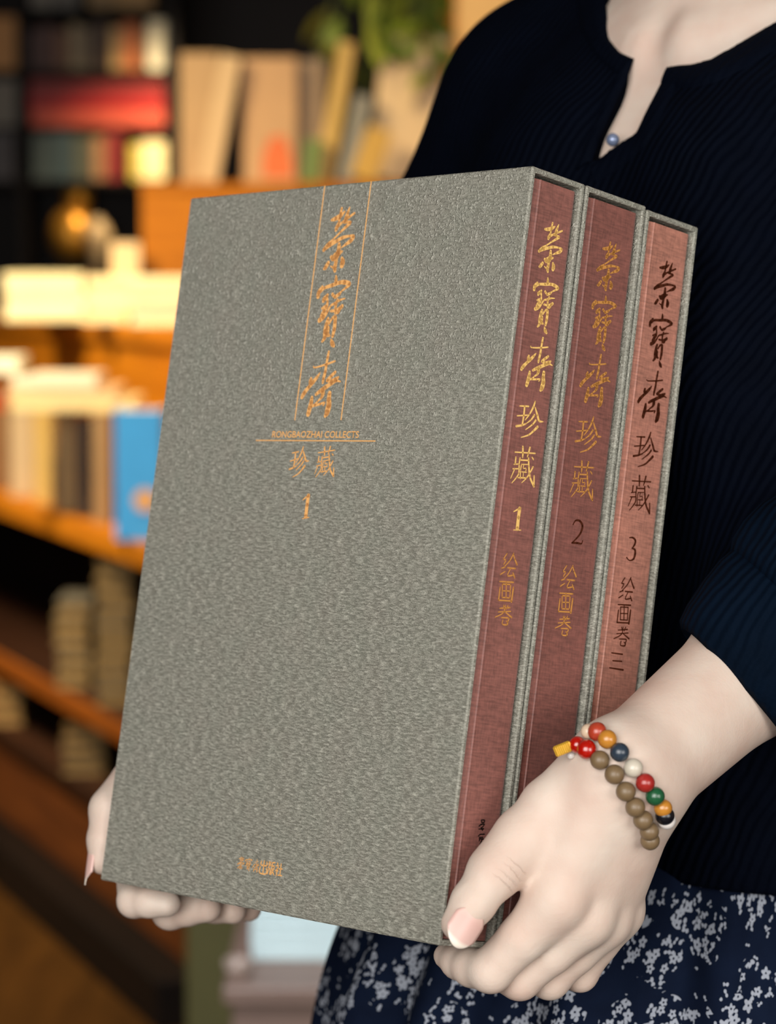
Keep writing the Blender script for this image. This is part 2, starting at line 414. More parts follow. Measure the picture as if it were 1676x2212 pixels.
zz = zline(120, .05)
ztop = max(at((a + b) / 2, t0, zline((a + b) / 2, .04)).z for a, b, t0, rgb, n in fr)
def flat_at(label, px0, px1, z0, th, depth, rgb, group, d=.16, rz=0):
    xa = at(px0, 800, depth).x; xb = at(px1, 800, depth).x
    b = bgbook(label, Vector(((xa + xb) / 2, at(0, 800, depth).y + d / 2, z0 + th / 2)), th, xb - xa, d, (0, 0, 0), rgb, group)
    b.rotation_euler = (Matrix.Rotation(rz, 3, 'Z') @ Matrix.Rotation(PI / 2, 3, 'Y')).to_euler(); return b
gC = 'books lying flat on top of the upright ones'
dz_ = 4.86
flat_at('cream paperback lying across the upright books, lowest of its pile', 22, 290, ztop + .001, .022, dz_, (228, 205, 145), gC, .2)
flat_at('peach paperback lying on the cream one', 14, 250, ztop + .0235, .020, dz_, (227, 186, 135), gC, .19)
flat_at('white paperback on top of the flat pile', 26, 208, ztop + .044, .022, dz_, (227, 212, 185), gC, .18)
flat_at('orange paperback at the left end of the flat pile', -60, 14, ztop + .001, .036, dz_ + .05, (217, 99, 26), gC, .15)
flat_at('white booklet over the orange paperback', -60, 40, ztop + .068, .030, dz_ + .02, (228, 221, 194), gC, .15)

# --- magazines on the top board
gD = 'magazine piles on the top board of the display unit'
def pile(px0, px1, depth, n, th, cols, what, d=.20):
    z0 = 1.1125
    for i in range(n):
        j = random.uniform(-6, 6)
        pos = ('lowest', 'second', 'third', 'fourth', 'fifth', 'sixth')[i] if i < n - 1 else 'topmost'
        flat_at('%s magazine of the %s on the top board' % (pos, what), px0 + j, px1 + j, z0 + i * (th + .0005), th, depth, cols[i % len(cols)], gD, d, random.uniform(-.06, .06))
pile(16, 186, 5.50, 5, .019, [(252, 232, 178), (250, 238, 196), (246, 220, 160), (252, 236, 190)], 'left pile')
pile(188, 286, 5.30, 5, .018, [(252, 226, 172), (244, 210, 150), (250, 232, 190), (240, 200, 150)], 'middle pile')
pile(284, 412, 5.13, 5, .018, [(252, 236, 184), (240, 170, 140), (252, 230, 180), (246, 214, 160)], 'right pile beside the riser')

zpm = 1.1125 + 5 * .0185 + .0005
cb = at(268, 600, 5.33)
bgbook('short cream booklet standing upright on the middle magazine pile', Vector((cb.x, cb.y + .03, zpm + .033)), .012, .066, .055, (0, 0, PI / 2 + .25), (240, 206, 156), gD)
# --- frontal riser box with displayed books
ZR = 5.38
xr0 = at(305, 400, ZR).x; zr1 = at(300, 394, ZR).z; yr = at(300, 394, ZR).y
ri = empty('riser_box', 'orange wooden riser box standing on the display unit, carrying tilted books', 'riser', (xr0 + .32, yr, 1.1125))
hh = zr1 - 1.1125
MB().box((-.32, 0, 0), (.36, .018, hh - .018), .002).build('front_panel', M['orange_wood'], ri)
MB().box((-.32, .018, 0), (-.302, .30, hh - .018), .002).build('side_panel', M['orange_wood'], ri)
MB().box((.342, .018, 0), (.36, .30, hh - .018), .002).build('side_panel', M['orange_wood'], ri)
MB().box((-.322, -.004, hh - .018), (.362, .30, hh), .002).build('top_panel', M['orange_wood'], ri)
gE = 'books displayed on the riser box'
ZS = ZR + .06
def onriser(o):
    bpy.context.view_layer.update()
    lo = min((o.matrix_world @ Vector(c)).z for ch in o.children for c in ch.bound_box)
    o.location.z += zr1 + .0003 - lo; return o
onriser(face_out('tan hardback facing out at the left end of the riser', 390, 472, 112, 392, ZS + .05, (178, 141, 92), gE, .02))
onriser(face_out('pale cream hardback leaning to the right at the left of the riser', 452, 496, 122, 396, ZS, (200, 166, 117), gE, .02, math.radians(11)))
b = onriser(face_out('peach-tan hardback facing out with a small orange figure on its cover', 526, 640, 122, 392, ZS + .03, (188, 146, 97), gE, .02))
fm_ = plain((214, 104, 44), .6)
o = MB().prism([(-.030, -.055), (.032, -.055), (.026, 0), (.012, .03), (-.014, .028), (-.03, -.01)], 0, .0006).build('printed_figure', fm_, b)
o.matrix_local = b.matrix_basis.to_3x3().inverted().to_4x4() @ Matrix.Translation((.016, -.0109, -.06)) @ Matrix.Rotation(PI / 2, 4, 'X')
onriser(face_out('grey-brown hardback standing behind the peach one', 634, 700, 126, 392, ZS + .06, (139, 114, 82), gE, .02))
onriser(spine_out('dark grey book standing behind the leaning yellow one', 672, 706, 118, 392, ZS + .10, (68, 63, 58), gE, .1))
onriser(spine_out('small green book at the foot of the yellow spine', 656, 692, 300, 392, ZS + .0, (105, 124, 52), gE, .1, .12))
onriser(spine_out('tall yellow book leaning to the right, spine out', 706, 742, 92, 396, ZS + .02, (196, 158, 75), gE, .13, math.radians(10)))
onriser(spine_out('grey-blue book leaning beside the tall yellow one', 748, 784, 208, 396, ZS + .01, (136, 131, 114), gE, .12, math.radians(12)))
onriser(face_out('low golden-yellow book leaning between grey and cream books', 776, 828, 284, 398, ZS - .02, (196, 153, 58), gE, .02, math.radians(20)))
onriser(face_out('large cream picture book facing out beside the navy sleeve', 812, 950, 88, 400, ZS + .04, (226, 192, 140), gE, .022, math.radians(7)))

# --- stacks on the lower shelves
gF = 'books stacked flat on the lower shelf'
def stack(px0, px1, z0, z1, n, what, cols, off=.05, d=.16):
    pm = (px0 + px1) / 2; z = zline(pm, off); th = (z1 - z0) / n
    for i in range(n):
        wv = (px1 - px0) * z / FPX; j = random.uniform(-.004, .004)
        c = at(pm, 1300, z)
        pos = ('lowest', 'second lowest', 'third lowest', 'fourth lowest', 'fifth', 'sixth', 'seventh', 'eighth', 'ninth')[i] if i < n - 1 else 'topmost'
        b = bgbook('%s book of the %s' % (pos, what), Vector((c.x + j, c.y + d / 2, z0 + th * (i + .5))), th - .0006, wv, d, (0, 0, 0), cols[i % len(cols)], gF, pages='paper_tan')
        b.rotation_euler = (Matrix.Rotation(random.uniform(-.05, .05), 3, 'Z') @ Matrix.Rotation(PI / 2, 3, 'Y') @ Matrix.Rotation(PI, 3, 'X')).to_euler()
stack(206, 284, .4405, .700, 9, 'tall pile on the middle shelf beside the slipcase', [(114, 92, 56), (72, 72, 70), (108, 86, 51), (119, 97, 59)])
stack(118, 192, .4405, .605, 6, 'low pile on the middle shelf', [(126, 104, 66), (115, 95, 59), (90, 84, 72)], .03)
stack(128, 222, .2805, .372, 4, 'pile on the bottom shelf', [(95, 69, 33), (78, 58, 28), (106, 78, 41)], .04)
stack(-40, 44, .2805, .36, 3, 'leftmost pile on the bottom shelf', [(134, 92, 42), (122, 83, 37), (142, 98, 48)], .03)

# --- near low table with pale reams, and olive books on the unit's end
gG = 'pale blue-white books piled on the low table'
lt = empty('low_table', 'low grey-brown table behind the patterned skirt', 'table', (at(500, 2128, 3.2).x + .33, at(500, 2128, 3.2).y + .2, 0))
zt = at(500, 2128, 3.2).z
gm_ = plain((122, 100, 90), .5)
MB().box((-.33, -.2, zt - .16), (.33, -.18, zt - .022), .002).build('apron', gm_, lt)
MB().box((-.34, -.21, zt - .022), (.34, .21, zt), .003).build('table_top', gm_, lt)
for sx in (-1, 1):
    for sy in (-1, 1): MB().box((sx * .31 - .02, sy * .17 - .02, 0), (sx * .31 + .02, sy * .17 + .02, zt - .022), .003).build('leg', gm_, lt)
n = 9
for i in range(n):
    d3 = 3.24
    j = random.uniform(-2, 2)
    pos = ('lowest', 'second lowest', 'third lowest', 'fourth lowest', 'fifth', 'sixth', 'seventh', 'eighth')[i] if i < n - 1 else 'topmost'
    flat_at(pos + ' pale blue-white book of the pile on the low table', 536 + j, 860 + j, zt + .0005 + i * .0148, .0142, d3, (200, 222, 226), gG, .22)
MB_ = empty('corner_highlight', 'small mauve-grey blob standing in for the highlight on the low table corner', 'corner_highlight', at(512, 2128, 3.22) + Vector((0, .02, .0003)))  # added shape stands in for the highlight on the table corner
MB().lathe([(0, 0), (.010, 0), (.016, .012), (.017, .026), (.0155, .026), (.014, .012), (0, .003)], 20).build('body', plain((150, 132, 122), .4), MB_, True)
cc = at(474, 2000, 3.9)
t = empty('storage_crate', 'olive green crate on the floor behind the pale books', 'crate', (cc.x, cc.y + .12, 0))
MB().box((-.049, -.12, .03), (.049, .12, .33), .004).build('body', plain((84, 80, 40), .7), t)
MB().box((-.053, -.124, .33), (.053, .124, .36), .003).build('lid', plain((140, 112, 62), .6), t)
MB().box((.034, -.1235, .03), (.0495, -.120, .33), .001).build('corner_strip', plain((140, 112, 62), .6), t)
MB().box((-.045, -.115, 0), (.045, .115, .03)).build('base', M['dark_wood'], t)

# --- post, tan cupboard and hanging plant behind the shoulder
ps = at(968, 100, 6.4)
t = empty('post', 'square amber wooden post behind the hanging plant', 'post', (ps.x, ps.y, 0))
MB().box((-.02, -.02, .1), (.02, .02, 3.0), .003).build('shaft', wood('amber_wood', (150, 80, 16), (200, 118, 34)), t)
MB().box((-.04, -.04, 0), (.04, .04, .1), .004).build('foot', M['mid_wood'], t)
cp = at(1085, 60, 7.2)
t = empty('cupboard', 'tan cupboard in the distance beyond the shoulder', 'cupboard', (cp.x, cp.y, 0))
tm = plain((214, 168, 104), .6)
MB().box((-.125, 0, .08), (.30, .40, 2.02), .004).build('carcass', tm, t)
MB().box((-.118, -.02, .10), (.085, 0, 1.80), .004).build('door', tm, t)
MB().box((.09, -.02, .10), (.293, 0, 1.80), .004).build('door', tm, t)
MB().box((-.11, .02, 0), (.29, .38, .08)).build('plinth', M['dark_wood'], t)
zc = at(1090, 0, 7.2)
t = empty('storage_box', 'pale grey-green storage box on top of the tan cupboard', 'box', (cp.x + .09, cp.y + .2, 2.0203))
MB().box((-.16, -.14, 0), (.16, .14, .2), .005).build('body', plain((206, 216, 200), .6), t)
MB().box((-.165, -.145, .2), (.165, .145, .23), .005).build('lid', plain((190, 200, 186), .6), t)

pp = at(872, -150, 5.5)
pl = empty('hanging_plant', 'trailing green plant hanging above the displayed books', 'plant', pp)
MB().lathe([(0, 0), (.06, 0), (.085, .10), (.09, .12), (.083, .12), (.07, .05), (0, .04)], 20).build('pot', plain((120, 70, 36), .7), pl, True)
MB().tube([(0, 0, .12), (0, 0, 3.0 - pp.z)], .003, 6).build('cord', M['dark_wood'], pl)
def leaf_mesh(name, rgb):
    mb = MB(); n = 6; v = []; f = []
    for i in range(n + 1):
        s = i / n; wd = .5 * math.sin(PI * min(1, s * .92 + .04)) ** .8 * (1 - .25 * s)
        v += [(-wd * .62, s, -.12 * s * s + .08 * wd), (0, s, -.12 * s * s), (wd * .62, s, -.12 * s * s + .08 * wd)]
    for i in range(n):
        f += [(3 * i, 3 * i + 1, 3 * i + 4, 3 * i + 3), (3 * i + 1, 3 * i + 2, 3 * i + 5, 3 * i + 4)]
    mb.add(v, f); return mb.mesh(name, plain(rgb, .45), True)
lm = [leaf_mesh('leaf', (110, 124, 34)), leaf_mesh('leaf', (140, 150, 54)), leaf_mesh('leaf', (84, 104, 36))]
rng = random.Random(4)
ends = [(690, 92), (735, 40), (775, 226), (800, 50), (842, 84), (884, 46), (912, 120), (936, 150), (950, 90), (860, 20), (820, 24), (900, 70), (925, 50), (955, 40), (940, 110)]
u5 = 5.5 / FPX
for i, (ex, ey) in enumerate(ends):
    e = at(ex, ey, 5.5 + rng.uniform(-.12, .12)) - pp
    st = Vector((math.copysign(.05, e.x) * rng.uniform(.4, 1), rng.uniform(-.05, .05), .11))
    mid = st + (e - st) * .35 + Vector((0, 0, .06 + .1 * abs(e.x)))
    pts = [st * (1 - s) ** 2 + mid * 2 * s * (1 - s) + e * s * s for s in [k / 8 for k in range(9)]]
    MB().tube(pts, .002, 6).build('stem', plain((86, 96, 30), .6), pl)
    for k in (2, 3, 4, 5, 6, 7, 8, 8):
        p = pts[k]; L = rng.uniform(.06, .095)
        lf = new_obj('leaf', lm[rng.randrange(3)], pl)
        lf.location = p; lf.scale = (L, L, L)
        lf.rotation_euler = (rng.uniform(-1.5, -.3), rng.uniform(-.5, .5), rng.uniform(0, 2 * PI))

# ------------------------------------------------------------------ the three slipcases and their books
# box frame: X = thickness (towards the woman), Y = width (spine -> fore edge), Z = height
_R = [[-0.696291, 0.123216, 0.707104], [-0.022652, -0.988437, 0.149934], [0.717402, 0.08838, 0.69103]]
_t = [0.021468, 0.184695, 1.143615]
def cam2w(v): return RIGHT * v[0] - UP * v[1] + FWD * v[2]
A_w = cam2w([_R[i][0] for i in range(3)]); B_w = cam2w([_R[i][1] for i in range(3)]); C_w = cam2w([_R[i][2] for i in range(3)])
O_w = CAM + cam2w(_t)
BOX = Matrix(((C_w.x, A_w.x, B_w.x, O_w.x), (C_w.y, A_w.y, B_w.y, O_w.y), (C_w.z, A_w.z, B_w.z, O_w.z), (0, 0, 0, 1)))
def bw(a, b, c):            # millimetres along width, height, thickness -> world
    return BOX @ Vector((c / 1000, a / 1000, b / 1000))
H = .340; WD = .2327; TH = .0026
GLY = json.loads('{"rong":[[[14.0,314.94,1.02],[15.91,315.31,1.61],[18.28,316.22,1.61],[20.04,317.48,0.73]],[[18.38,318.7,1.03],[18.13,317.04,1.03],[17.92,315.16,1.03],[17.79,313.9,1.03],[17.04,312.01,1.76],[16.82,311.23,1.17]],[[22.35,318.81,0.59],[21.76,317.01,1.32],[21.36,315.2,1.91],[21.04,313.9,1.32]],[[25.09,316.66,0.88],[22.93,315.55,0.88],[19.61,313.82,0.88],[17.65,312.64,1.32]],[[20.35,313.74,0.88],[21.98,313.74,0.88],[23.65,313.5,1.18],[21.88,312.24,1.17],[19.3,310.44,0.81],[16.1,308.13,0.73],[13.87,306.53,1.31],[11.88,304.62,1.46]],[[11.86,304.74,1.31],[14.65,306.22,1.61],[18.03,307.46,1.32],[20.57,308.39,1.25],[24.12,308.81,0.88],[26.17,308.53,1.32],[24.96,307.15,1.62],[22.79,306.06,1.03],[20.81,305.01,0.44]],[[19.32,306.27,1.32],[19.5,304.23,1.9],[19.36,302.97,2.2],[18.92,301.41,1.61],[18.84,299.8,1.61],[18.59,298.15,1.76],[18.97,297.01,1.32]],[[16.13,301.9,1.32],[17.27,301.54,2.34],[18.88,302.62,2.2],[21.41,303.67,0.73]],[[15.04,299.95,1.46],[13.89,298.35,1.61],[13.24,297.97,1.02]],[[21.65,301.27,1.17],[22.25,299.93,2.2],[22.11,298.67,1.91]],[[16.34,298.76,0.44],[17.49,298.28,0.73]]],"bao":[[[19.55,294.15,0.79],[19.75,293.0,1.42],[19.76,291.82,1.42]],[[13.2,290.69,1.1],[11.8,288.82,1.73],[11.68,287.35,1.57]],[[12.73,289.01,0.94],[14.43,290.29,1.1],[18.15,291.08,1.34],[21.89,291.88,1.34],[24.23,291.85,1.58],[26.88,291.22,1.42],[25.16,289.93,0.95],[23.39,288.9,0.63],[22.21,287.86,1.26],[20.43,286.96,1.26]],[[16.41,287.82,1.1],[14.94,286.33,1.73],[14.65,285.74,1.26]],[[16.13,287.24,1.26],[16.81,285.54,0.94],[16.78,283.56,1.26],[15.65,282.28,1.57],[14.76,280.78,1.57]],[[14.52,283.22,0.94],[16.29,284.12,0.94]],[[13.89,279.16,1.73],[15.64,280.18,1.73],[17.44,281.99,0.94],[18.64,283.95,0.79],[20.44,284.72,0.95],[22.97,285.78,0.79],[25.42,286.29,0.47]],[[18.9,287.95,1.26],[20.04,287.01,0.95]],[[21.76,286.05,0.95],[21.3,284.24,1.1],[21.34,282.93,1.1]],[[19.14,282.21,0.94],[21.64,282.34,1.1],[23.47,282.98,1.42],[24.51,283.72,1.42]],[[23.49,282.85,0.95],[22.92,281.68,1.1],[21.42,281.37,0.79]],[[18.26,279.54,1.26],[17.83,277.61,1.73],[17.67,275.21,2.04],[17.66,273.11,1.57],[16.72,271.87,0.94]],[[19.13,277.88,0.79],[20.2,279.54,0.95],[21.65,280.1,1.42],[21.94,278.45,1.58],[22.01,275.83,1.58],[21.65,273.52,1.26]],[[18.61,276.46,1.73],[18.79,274.39,1.89],[20.06,273.73,0.79]],[[21.06,272.48,0.63],[21.89,271.07,1.89],[22.82,270.21,1.26]]],"zhai":[[[21.03,267.59,1.02],[20.84,265.6,1.17],[20.61,262.88,1.17],[20.5,260.42,1.32],[20.05,257.9,1.31],[19.94,256.53,1.02]],[[13.9,262.41,0.58],[14.85,262.05,0.58],[20.05,263.01,0.73],[24.87,264.2,0.73]],[[17.71,260.0,0.58],[16.54,258.56,1.31],[14.72,256.75,1.6],[12.88,255.06,1.45],[10.77,252.96,1.74],[9.8,251.45,1.6]],[[13.42,258.07,1.16],[13.3,256.72,1.75],[14.12,256.15,1.16]],[[25.76,260.21,1.17],[24.01,258.9,1.32],[22.13,257.32,1.32]],[[22.15,257.2,0.88],[24.34,257.01,1.46],[26.41,257.53,1.76],[27.71,258.39,0.88]],[[29.07,256.82,0.59],[27.04,257.04,0.88],[24.49,256.19,1.46],[21.51,254.76,1.61],[18.88,253.41,1.46],[17.1,252.35,1.17]],[[20.4,253.94,1.9],[20.65,252.53,1.9],[20.16,251.22,1.17],[18.44,249.81,0.73],[17.23,248.61,1.02],[15.22,247.87,0.87]],[[15.16,251.25,1.31],[15.1,249.54,1.89],[14.75,247.54,2.04],[14.26,245.26,1.89]],[[17.27,248.37,0.87],[20.04,248.89,0.88],[22.27,249.43,0.58],[21.72,248.47,0.73]],[[24.2,252.72,1.76],[24.23,250.53,2.05],[24.61,248.4,2.49],[24.15,245.88,2.49],[23.47,244.66,1.46]]],"zhen":[[[11.54,235.48,0.56],[17.12,236.29,0.8]],[[14.62,235.84,1.06],[14.77,231.76,0.99],[14.5,227.62,0.99]],[[10.63,230.93,0.56],[17.24,232.4,0.66]],[[10.86,226.4,1.05],[14.39,227.4,0.89],[17.04,228.65,0.56]],[[20.94,239.13,0.71],[20.23,236.65,1.13],[18.28,232.97,0.8],[15.94,230.02,0.47]],[[21.41,236.47,0.71],[23.39,233.49,1.23],[24.95,231.21,1.13],[27.55,231.27,0.43]],[[21.42,233.14,1.08],[19.56,230.65,0.8],[16.52,228.36,0.38]],[[22.67,231.01,1.04],[21.01,228.95,0.8],[16.95,225.9,0.42]],[[24.29,228.35,1.37],[22.07,226.2,1.04],[19.3,223.96,0.8],[14.76,222.1,0.42]]],"cang":[[[12.0,215.11,0.56],[24.91,216.68,0.66]],[[16.59,218.22,0.99],[17.06,215.57,0.99],[17.25,213.65,0.75]],[[21.11,218.59,0.99],[20.5,215.56,0.85],[20.14,214.32,0.52]],[[12.95,212.93,0.84],[13.04,210.03,0.84]],[[12.24,209.7,0.51],[15.12,210.37,0.52]],[[15.65,212.99,0.84],[15.57,210.25,0.75],[15.96,206.42,0.75],[14.77,204.28,0.66],[12.4,201.57,0.42]],[[11.89,207.7,0.51],[15.48,208.29,0.61]],[[13.02,207.69,0.66],[11.24,203.33,0.42]],[[15.92,212.26,0.61],[21.25,212.94,0.71]],[[21.08,213.89,0.85],[21.83,210.5,0.99],[23.37,205.86,1.08],[26.6,202.27,1.09]],[[25.93,206.86,0.71],[26.56,202.46,0.94]],[[24.55,210.55,0.85],[23.03,207.76,0.75],[21.2,205.12,0.66],[18.5,202.54,0.35]],[[17.09,210.5,0.61],[16.87,207.74,0.61],[17.33,204.3,0.61]],[[17.37,210.55,0.47],[20.99,211.14,0.47]],[[18.52,210.54,0.47],[18.51,208.98,0.47],[20.18,209.25,0.47],[20.27,207.9,0.47]],[[17.66,207.28,0.47],[20.76,207.59,0.52]],[[18.81,207.27,0.47],[19.04,205.16,0.47]],[[16.01,204.48,0.61],[20.92,205.08,0.61]],[[23.25,214.64,0.66],[24.26,213.83,0.66]]],"one":[[[15.75,189.36,0.5],[18.16,190.76,0.81],[19.57,191.36,1.38]],[[19.23,191.18,1.94],[19.15,187.28,1.94],[19.26,182.37,2.06]],[[16.95,181.46,0.37],[21.6,182.07,0.44]]],"pub":[[[18.7,54.69,0.57],[20.58,54.82,0.58],[20.57,53.87,0.58],[19.03,53.77,0.58]],[[18.7,54.69,0.57],[19.03,53.77,0.58]],[[17.79,52.03,0.57],[18.86,52.81,0.72],[20.88,53.07,0.58],[19.77,51.58,0.58]],[[17.84,50.74,0.43],[20.72,51.05,0.72]],[[19.08,51.53,0.57],[20.14,50.42,0.72]],[[18.04,47.69,0.57],[18.93,48.45,0.57],[21.64,48.75,0.58]],[[18.63,47.25,0.43],[20.84,47.4,0.58]],[[18.73,46.67,0.57],[21.33,46.61,0.72]],[[19.26,46.59,0.57],[18.89,45.74,0.57]],[[20.33,46.42,0.58],[20.19,45.23,0.86],[19.71,44.03,0.86]]],"two":[[[15.72,189.47,0.53],[17.22,191.56,0.75],[20.02,191.67,1.06],[22.05,189.78,1.28],[21.4,186.56,1.06],[19.08,183.72,0.75],[16.67,181.5,0.68]],[[16.42,181.34,0.75],[19.9,181.77,0.98],[22.7,181.86,0.68],[23.37,183.4,0.45]]],"three":[[[14.69,189.24,0.55],[16.9,189.56,0.87],[18.96,188.54,1.19],[18.71,186.53,1.11],[17.27,184.68,0.56]],[[17.27,184.68,0.56],[19.36,184.32,1.11],[19.85,182.41,1.35],[19.12,180.01,1.03],[16.52,178.99,0.55],[14.33,180.0,0.71]]],"huij":[[[14.73,170.72,0.59],[12.96,168.02,0.59],[14.48,167.9,0.59],[13.45,165.8,0.59]],[[12.43,163.97,0.63],[14.53,164.8,0.55]],[[12.17,161.22,0.63],[14.88,162.88,0.51]],[[18.88,171.44,0.6],[16.99,167.91,0.63],[14.02,164.89,0.43]],[[18.69,171.08,0.59],[20.08,168.97,0.79],[21.81,166.9,0.95]],[[16.06,164.67,0.59],[21.04,164.99,0.79]],[[18.09,164.61,0.52],[16.66,161.31,0.63],[20.08,161.92,0.71]],[[19.88,163.04,0.52],[21.24,161.08,0.87]],[[12.22,158.13,0.59],[20.87,158.9,0.79]],[[14.13,157.23,0.59],[14.89,151.61,0.59]],[[14.92,151.45,0.59],[19.86,151.89,0.59]],[[19.32,157.72,0.63],[19.86,151.89,0.63]],[[14.13,157.23,0.59],[19.32,157.72,0.59]],[[16.44,158.34,0.59],[17.4,151.59,0.59]],[[14.65,154.35,0.51],[19.57,154.87,0.52]],[[12.92,155.61,0.71],[12.91,150.06,0.79]],[[12.92,149.99,0.71],[20.58,150.67,0.71]],[[21.27,156.66,0.87],[21.13,150.41,1.03]],[[16.49,148.21,0.59],[16.97,146.96,0.59]],[[19.2,148.54,0.59],[18.5,146.82,0.59]],[[14.27,146.64,0.51],[20.6,147.72,0.71]],[[13.58,144.92,0.51],[21.38,146.18,0.59]],[[17.48,148.33,0.59],[16.82,144.98,0.59],[12.03,142.46,0.51]],[[17.99,145.45,0.51],[22.33,143.67,0.87]],[[15.97,142.73,0.55],[20.53,143.07,0.71],[20.2,141.53,0.63],[19.27,141.68,0.48]],[[17.13,141.82,0.59],[17.1,140.05,0.59],[20.04,140.13,0.79],[20.26,141.2,0.95]]],"san":[[[11.7,135.91,0.63],[19.16,136.11,0.79]],[[13.06,132.49,0.63],[19.24,132.85,0.71]],[[11.43,129.05,0.63],[20.91,129.12,0.87]]]}')

def ribbons(strokes, place, off):
    """flat foil strokes; place(u, v) -> local (x, y, z)"""
    mb = MB()
    def disc(u, v, r, n=10):
        mb.add([place(u + r * math.cos(2 * PI * k / n), v + r * math.sin(2 * PI * k / n)) for k in range(n)], [tuple(range(n))])
    for st in strokes:
        P = [np.array(p, float) for p in st]
        if len(P) == 1: disc(P[0][0], P[0][1], P[0][2] / 2); continue
        Q = []
        for i in range(len(P) - 1):
            p0 = P[max(i - 1, 0)]; p1 = P[i]; p2 = P[i + 1]; p3 = P[min(i + 2, len(P) - 1)]
            for k in range(5):
                s = k / 5
                Q.append(.5 * (2 * p1 + (p2 - p0) * s + (2 * p0 - 5 * p1 + 4 * p2 - p3) * s * s + (3 * p1 - p0 - 3 * p2 + p3) * s ** 3))
        Q.append(P[-1])
        v = []
        for i, q in enumerate(Q):
            d = Q[min(i + 1, len(Q) - 1)][:2] - Q[max(i - 1, 0)][:2]; L = np.hypot(*d) or 1
            nx, ny = -d[1] / L, d[0] / L; r = max(.05, q[2] / 2)
            v += [place(q[0] + nx * r, q[1] + ny * r), place(q[0] - nx * r, q[1] - ny * r)]
        mb.add(v, [(2 * i, 2 * i + 1, 2 * i + 3, 2 * i + 2) for i in range(len(Q) - 1)])
        disc(Q[0][0], Q[0][1], Q[0][2] / 2); disc(Q[-1][0], Q[-1][1], Q[-1][2] / 2)
        for p in P[1:-1]: disc(p[0], p[1], p[2] / 2 * .96)
    return mb

def case(label, c0, T, dz, tilt=0):
    r = empty('slipcase', label, 'slipcase', group='slipcases held in the stack')
    r.matrix_world = BOX @ Matrix.Translation((c0, 0, dz)) @ Matrix.Rotation(tilt, 4, 'Z')
    ch = .0007
    MB().box((0, 0, 0), (TH, WD, H), ch).build('front_board', M['leather'], r)
    MB().box((T - TH, 0, 0), (T, WD, H), ch).build('back_board', M['leather'], r)
    MB().box((TH * .6, 0.0001, H - TH), (T - TH * .6, WD - .001, H - .0001), .0004).build('top_board', M['leather'], r)
    MB().box((TH * .6, 0.0001, .0001), (T - TH * .6, WD - .001, TH), .0004).build('bottom_board', M['leather'], r)
    MB().box((TH * .6, WD - TH, TH * .6), (T - TH * .6, WD - .0001, H - TH * .6), .0004).build('rear_board', M['leather'], r)
    return r
def volume(label, c0, T, dz, mat, parts, tilt=0):
    b = empty('book', label, 'book', group='volumes in the slipcases')
    b.matrix_world = BOX @ Matrix.Translation((c0, 0, dz)) @ Matrix.Rotation(tilt, 4, 'Z')
    x0 = TH + .0004; x1 = T - TH - .0004; y0 = .0016; y1 = WD - TH - .004; z0 = TH + .0003; z1 = H - TH - .0017
    rr = .0030; bt = .0026
    def arc(cx, cy, a0, a1, r, n=7): return [(cx + r * math.cos(a0 + (a1 - a0) * k / n), cy + r * math.sin(a0 + (a1 - a0) * k / n)) for k in range(n + 1)]
    outer = [(x0, y1), (x0, y0 + .0016)] + arc(x0 + .0006, y0 + .0016, PI, 1.35 * PI, .0006, 4) + [(x0 + .0042, y0 + .0002)] + arc(x0 + .0048, y0 + .0001, 1.1 * PI, 1.9 * PI, .0004, 6) + [(x0 + .0058, y0)] + arc(x1 - rr, y0 + rr, 1.5 * PI, 2 * PI, rr) + [(x1, y1)]
    inner = [(x1 - bt, y1), (x1 - bt, y0 + bt), (x0 + bt, y0 + bt), (x0 + bt, y1)]
    mb = MB(); n = len(outer)
    # U-shaped binding: outer skin, inner skin, rims
    mb.add([(x, y, z) for z in (z0, z1) for x, y in outer], [(i, i + 1, n + i + 1, n + i) for i in range(n - 1)])
    m = len(inner)
    mb.add([(x, y, z) for z in (z0, z1) for x, y in inner], [(i, i + 1, m + i + 1, m + i) for i in range(m - 1)])
    for z in (z0, z1): mb.add([(x, y, z) for x, y in outer + inner], [tuple(range(n + m))])
    for k in (0, 1):
        xa, xb = ((x0, x0 + bt), (x1 - bt, x1))[k]
        mb.add([(xa, y1, z0), (xb, y1, z0), (xb, y1, z1), (xa, y1, z1)], [(0, 1, 2, 3)])
    cv = mb.build('cover', mat, b)
    MB().box((x0 + bt, y0 + bt, z0 + .003), (x1 - bt, y1 - .003, z1 - .003)).build('page_block', M['paper'], b)
    mid = (x0 + x1) / 2
    for nm, gl, fm, lab in parts:
        st = [s for g in gl for s in GLY[g]]
        ribbons(st, lambda u, v: (mid + (u - 17.65) / 1000, y0 - .00012, v / 1000 - dz), 0).build(nm, M[fm], b)['label'] = lab
    return b
T1, T2, T3 = .0353, .0416, .0374
C1, C2, C3 = 0.0, .0361, .0784
case1 = case('grey-green embossed paper slipcase with a copper title on its wide board, nearest of three', C1, T1, 0)
case2 = case('grey-green slipcase between the other two, its open end framing spine number 2', C2, T2, 0)
case3 = case('grey-green slipcase nearest the navy blouse, its open end framing spine number 3', C3, T3, -.0012)
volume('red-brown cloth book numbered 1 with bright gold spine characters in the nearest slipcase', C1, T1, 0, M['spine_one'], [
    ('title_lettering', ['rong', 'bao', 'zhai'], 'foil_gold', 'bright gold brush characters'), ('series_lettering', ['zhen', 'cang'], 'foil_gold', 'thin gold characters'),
    ('volume_number', ['one'], 'foil_gold', 'gold numeral 1'), ('subtitle_lettering', ['huij'], 'foil_dull', 'dull gold small characters'), ('publisher_mark', ['pub'], 'ink_black', 'small black brush characters')])
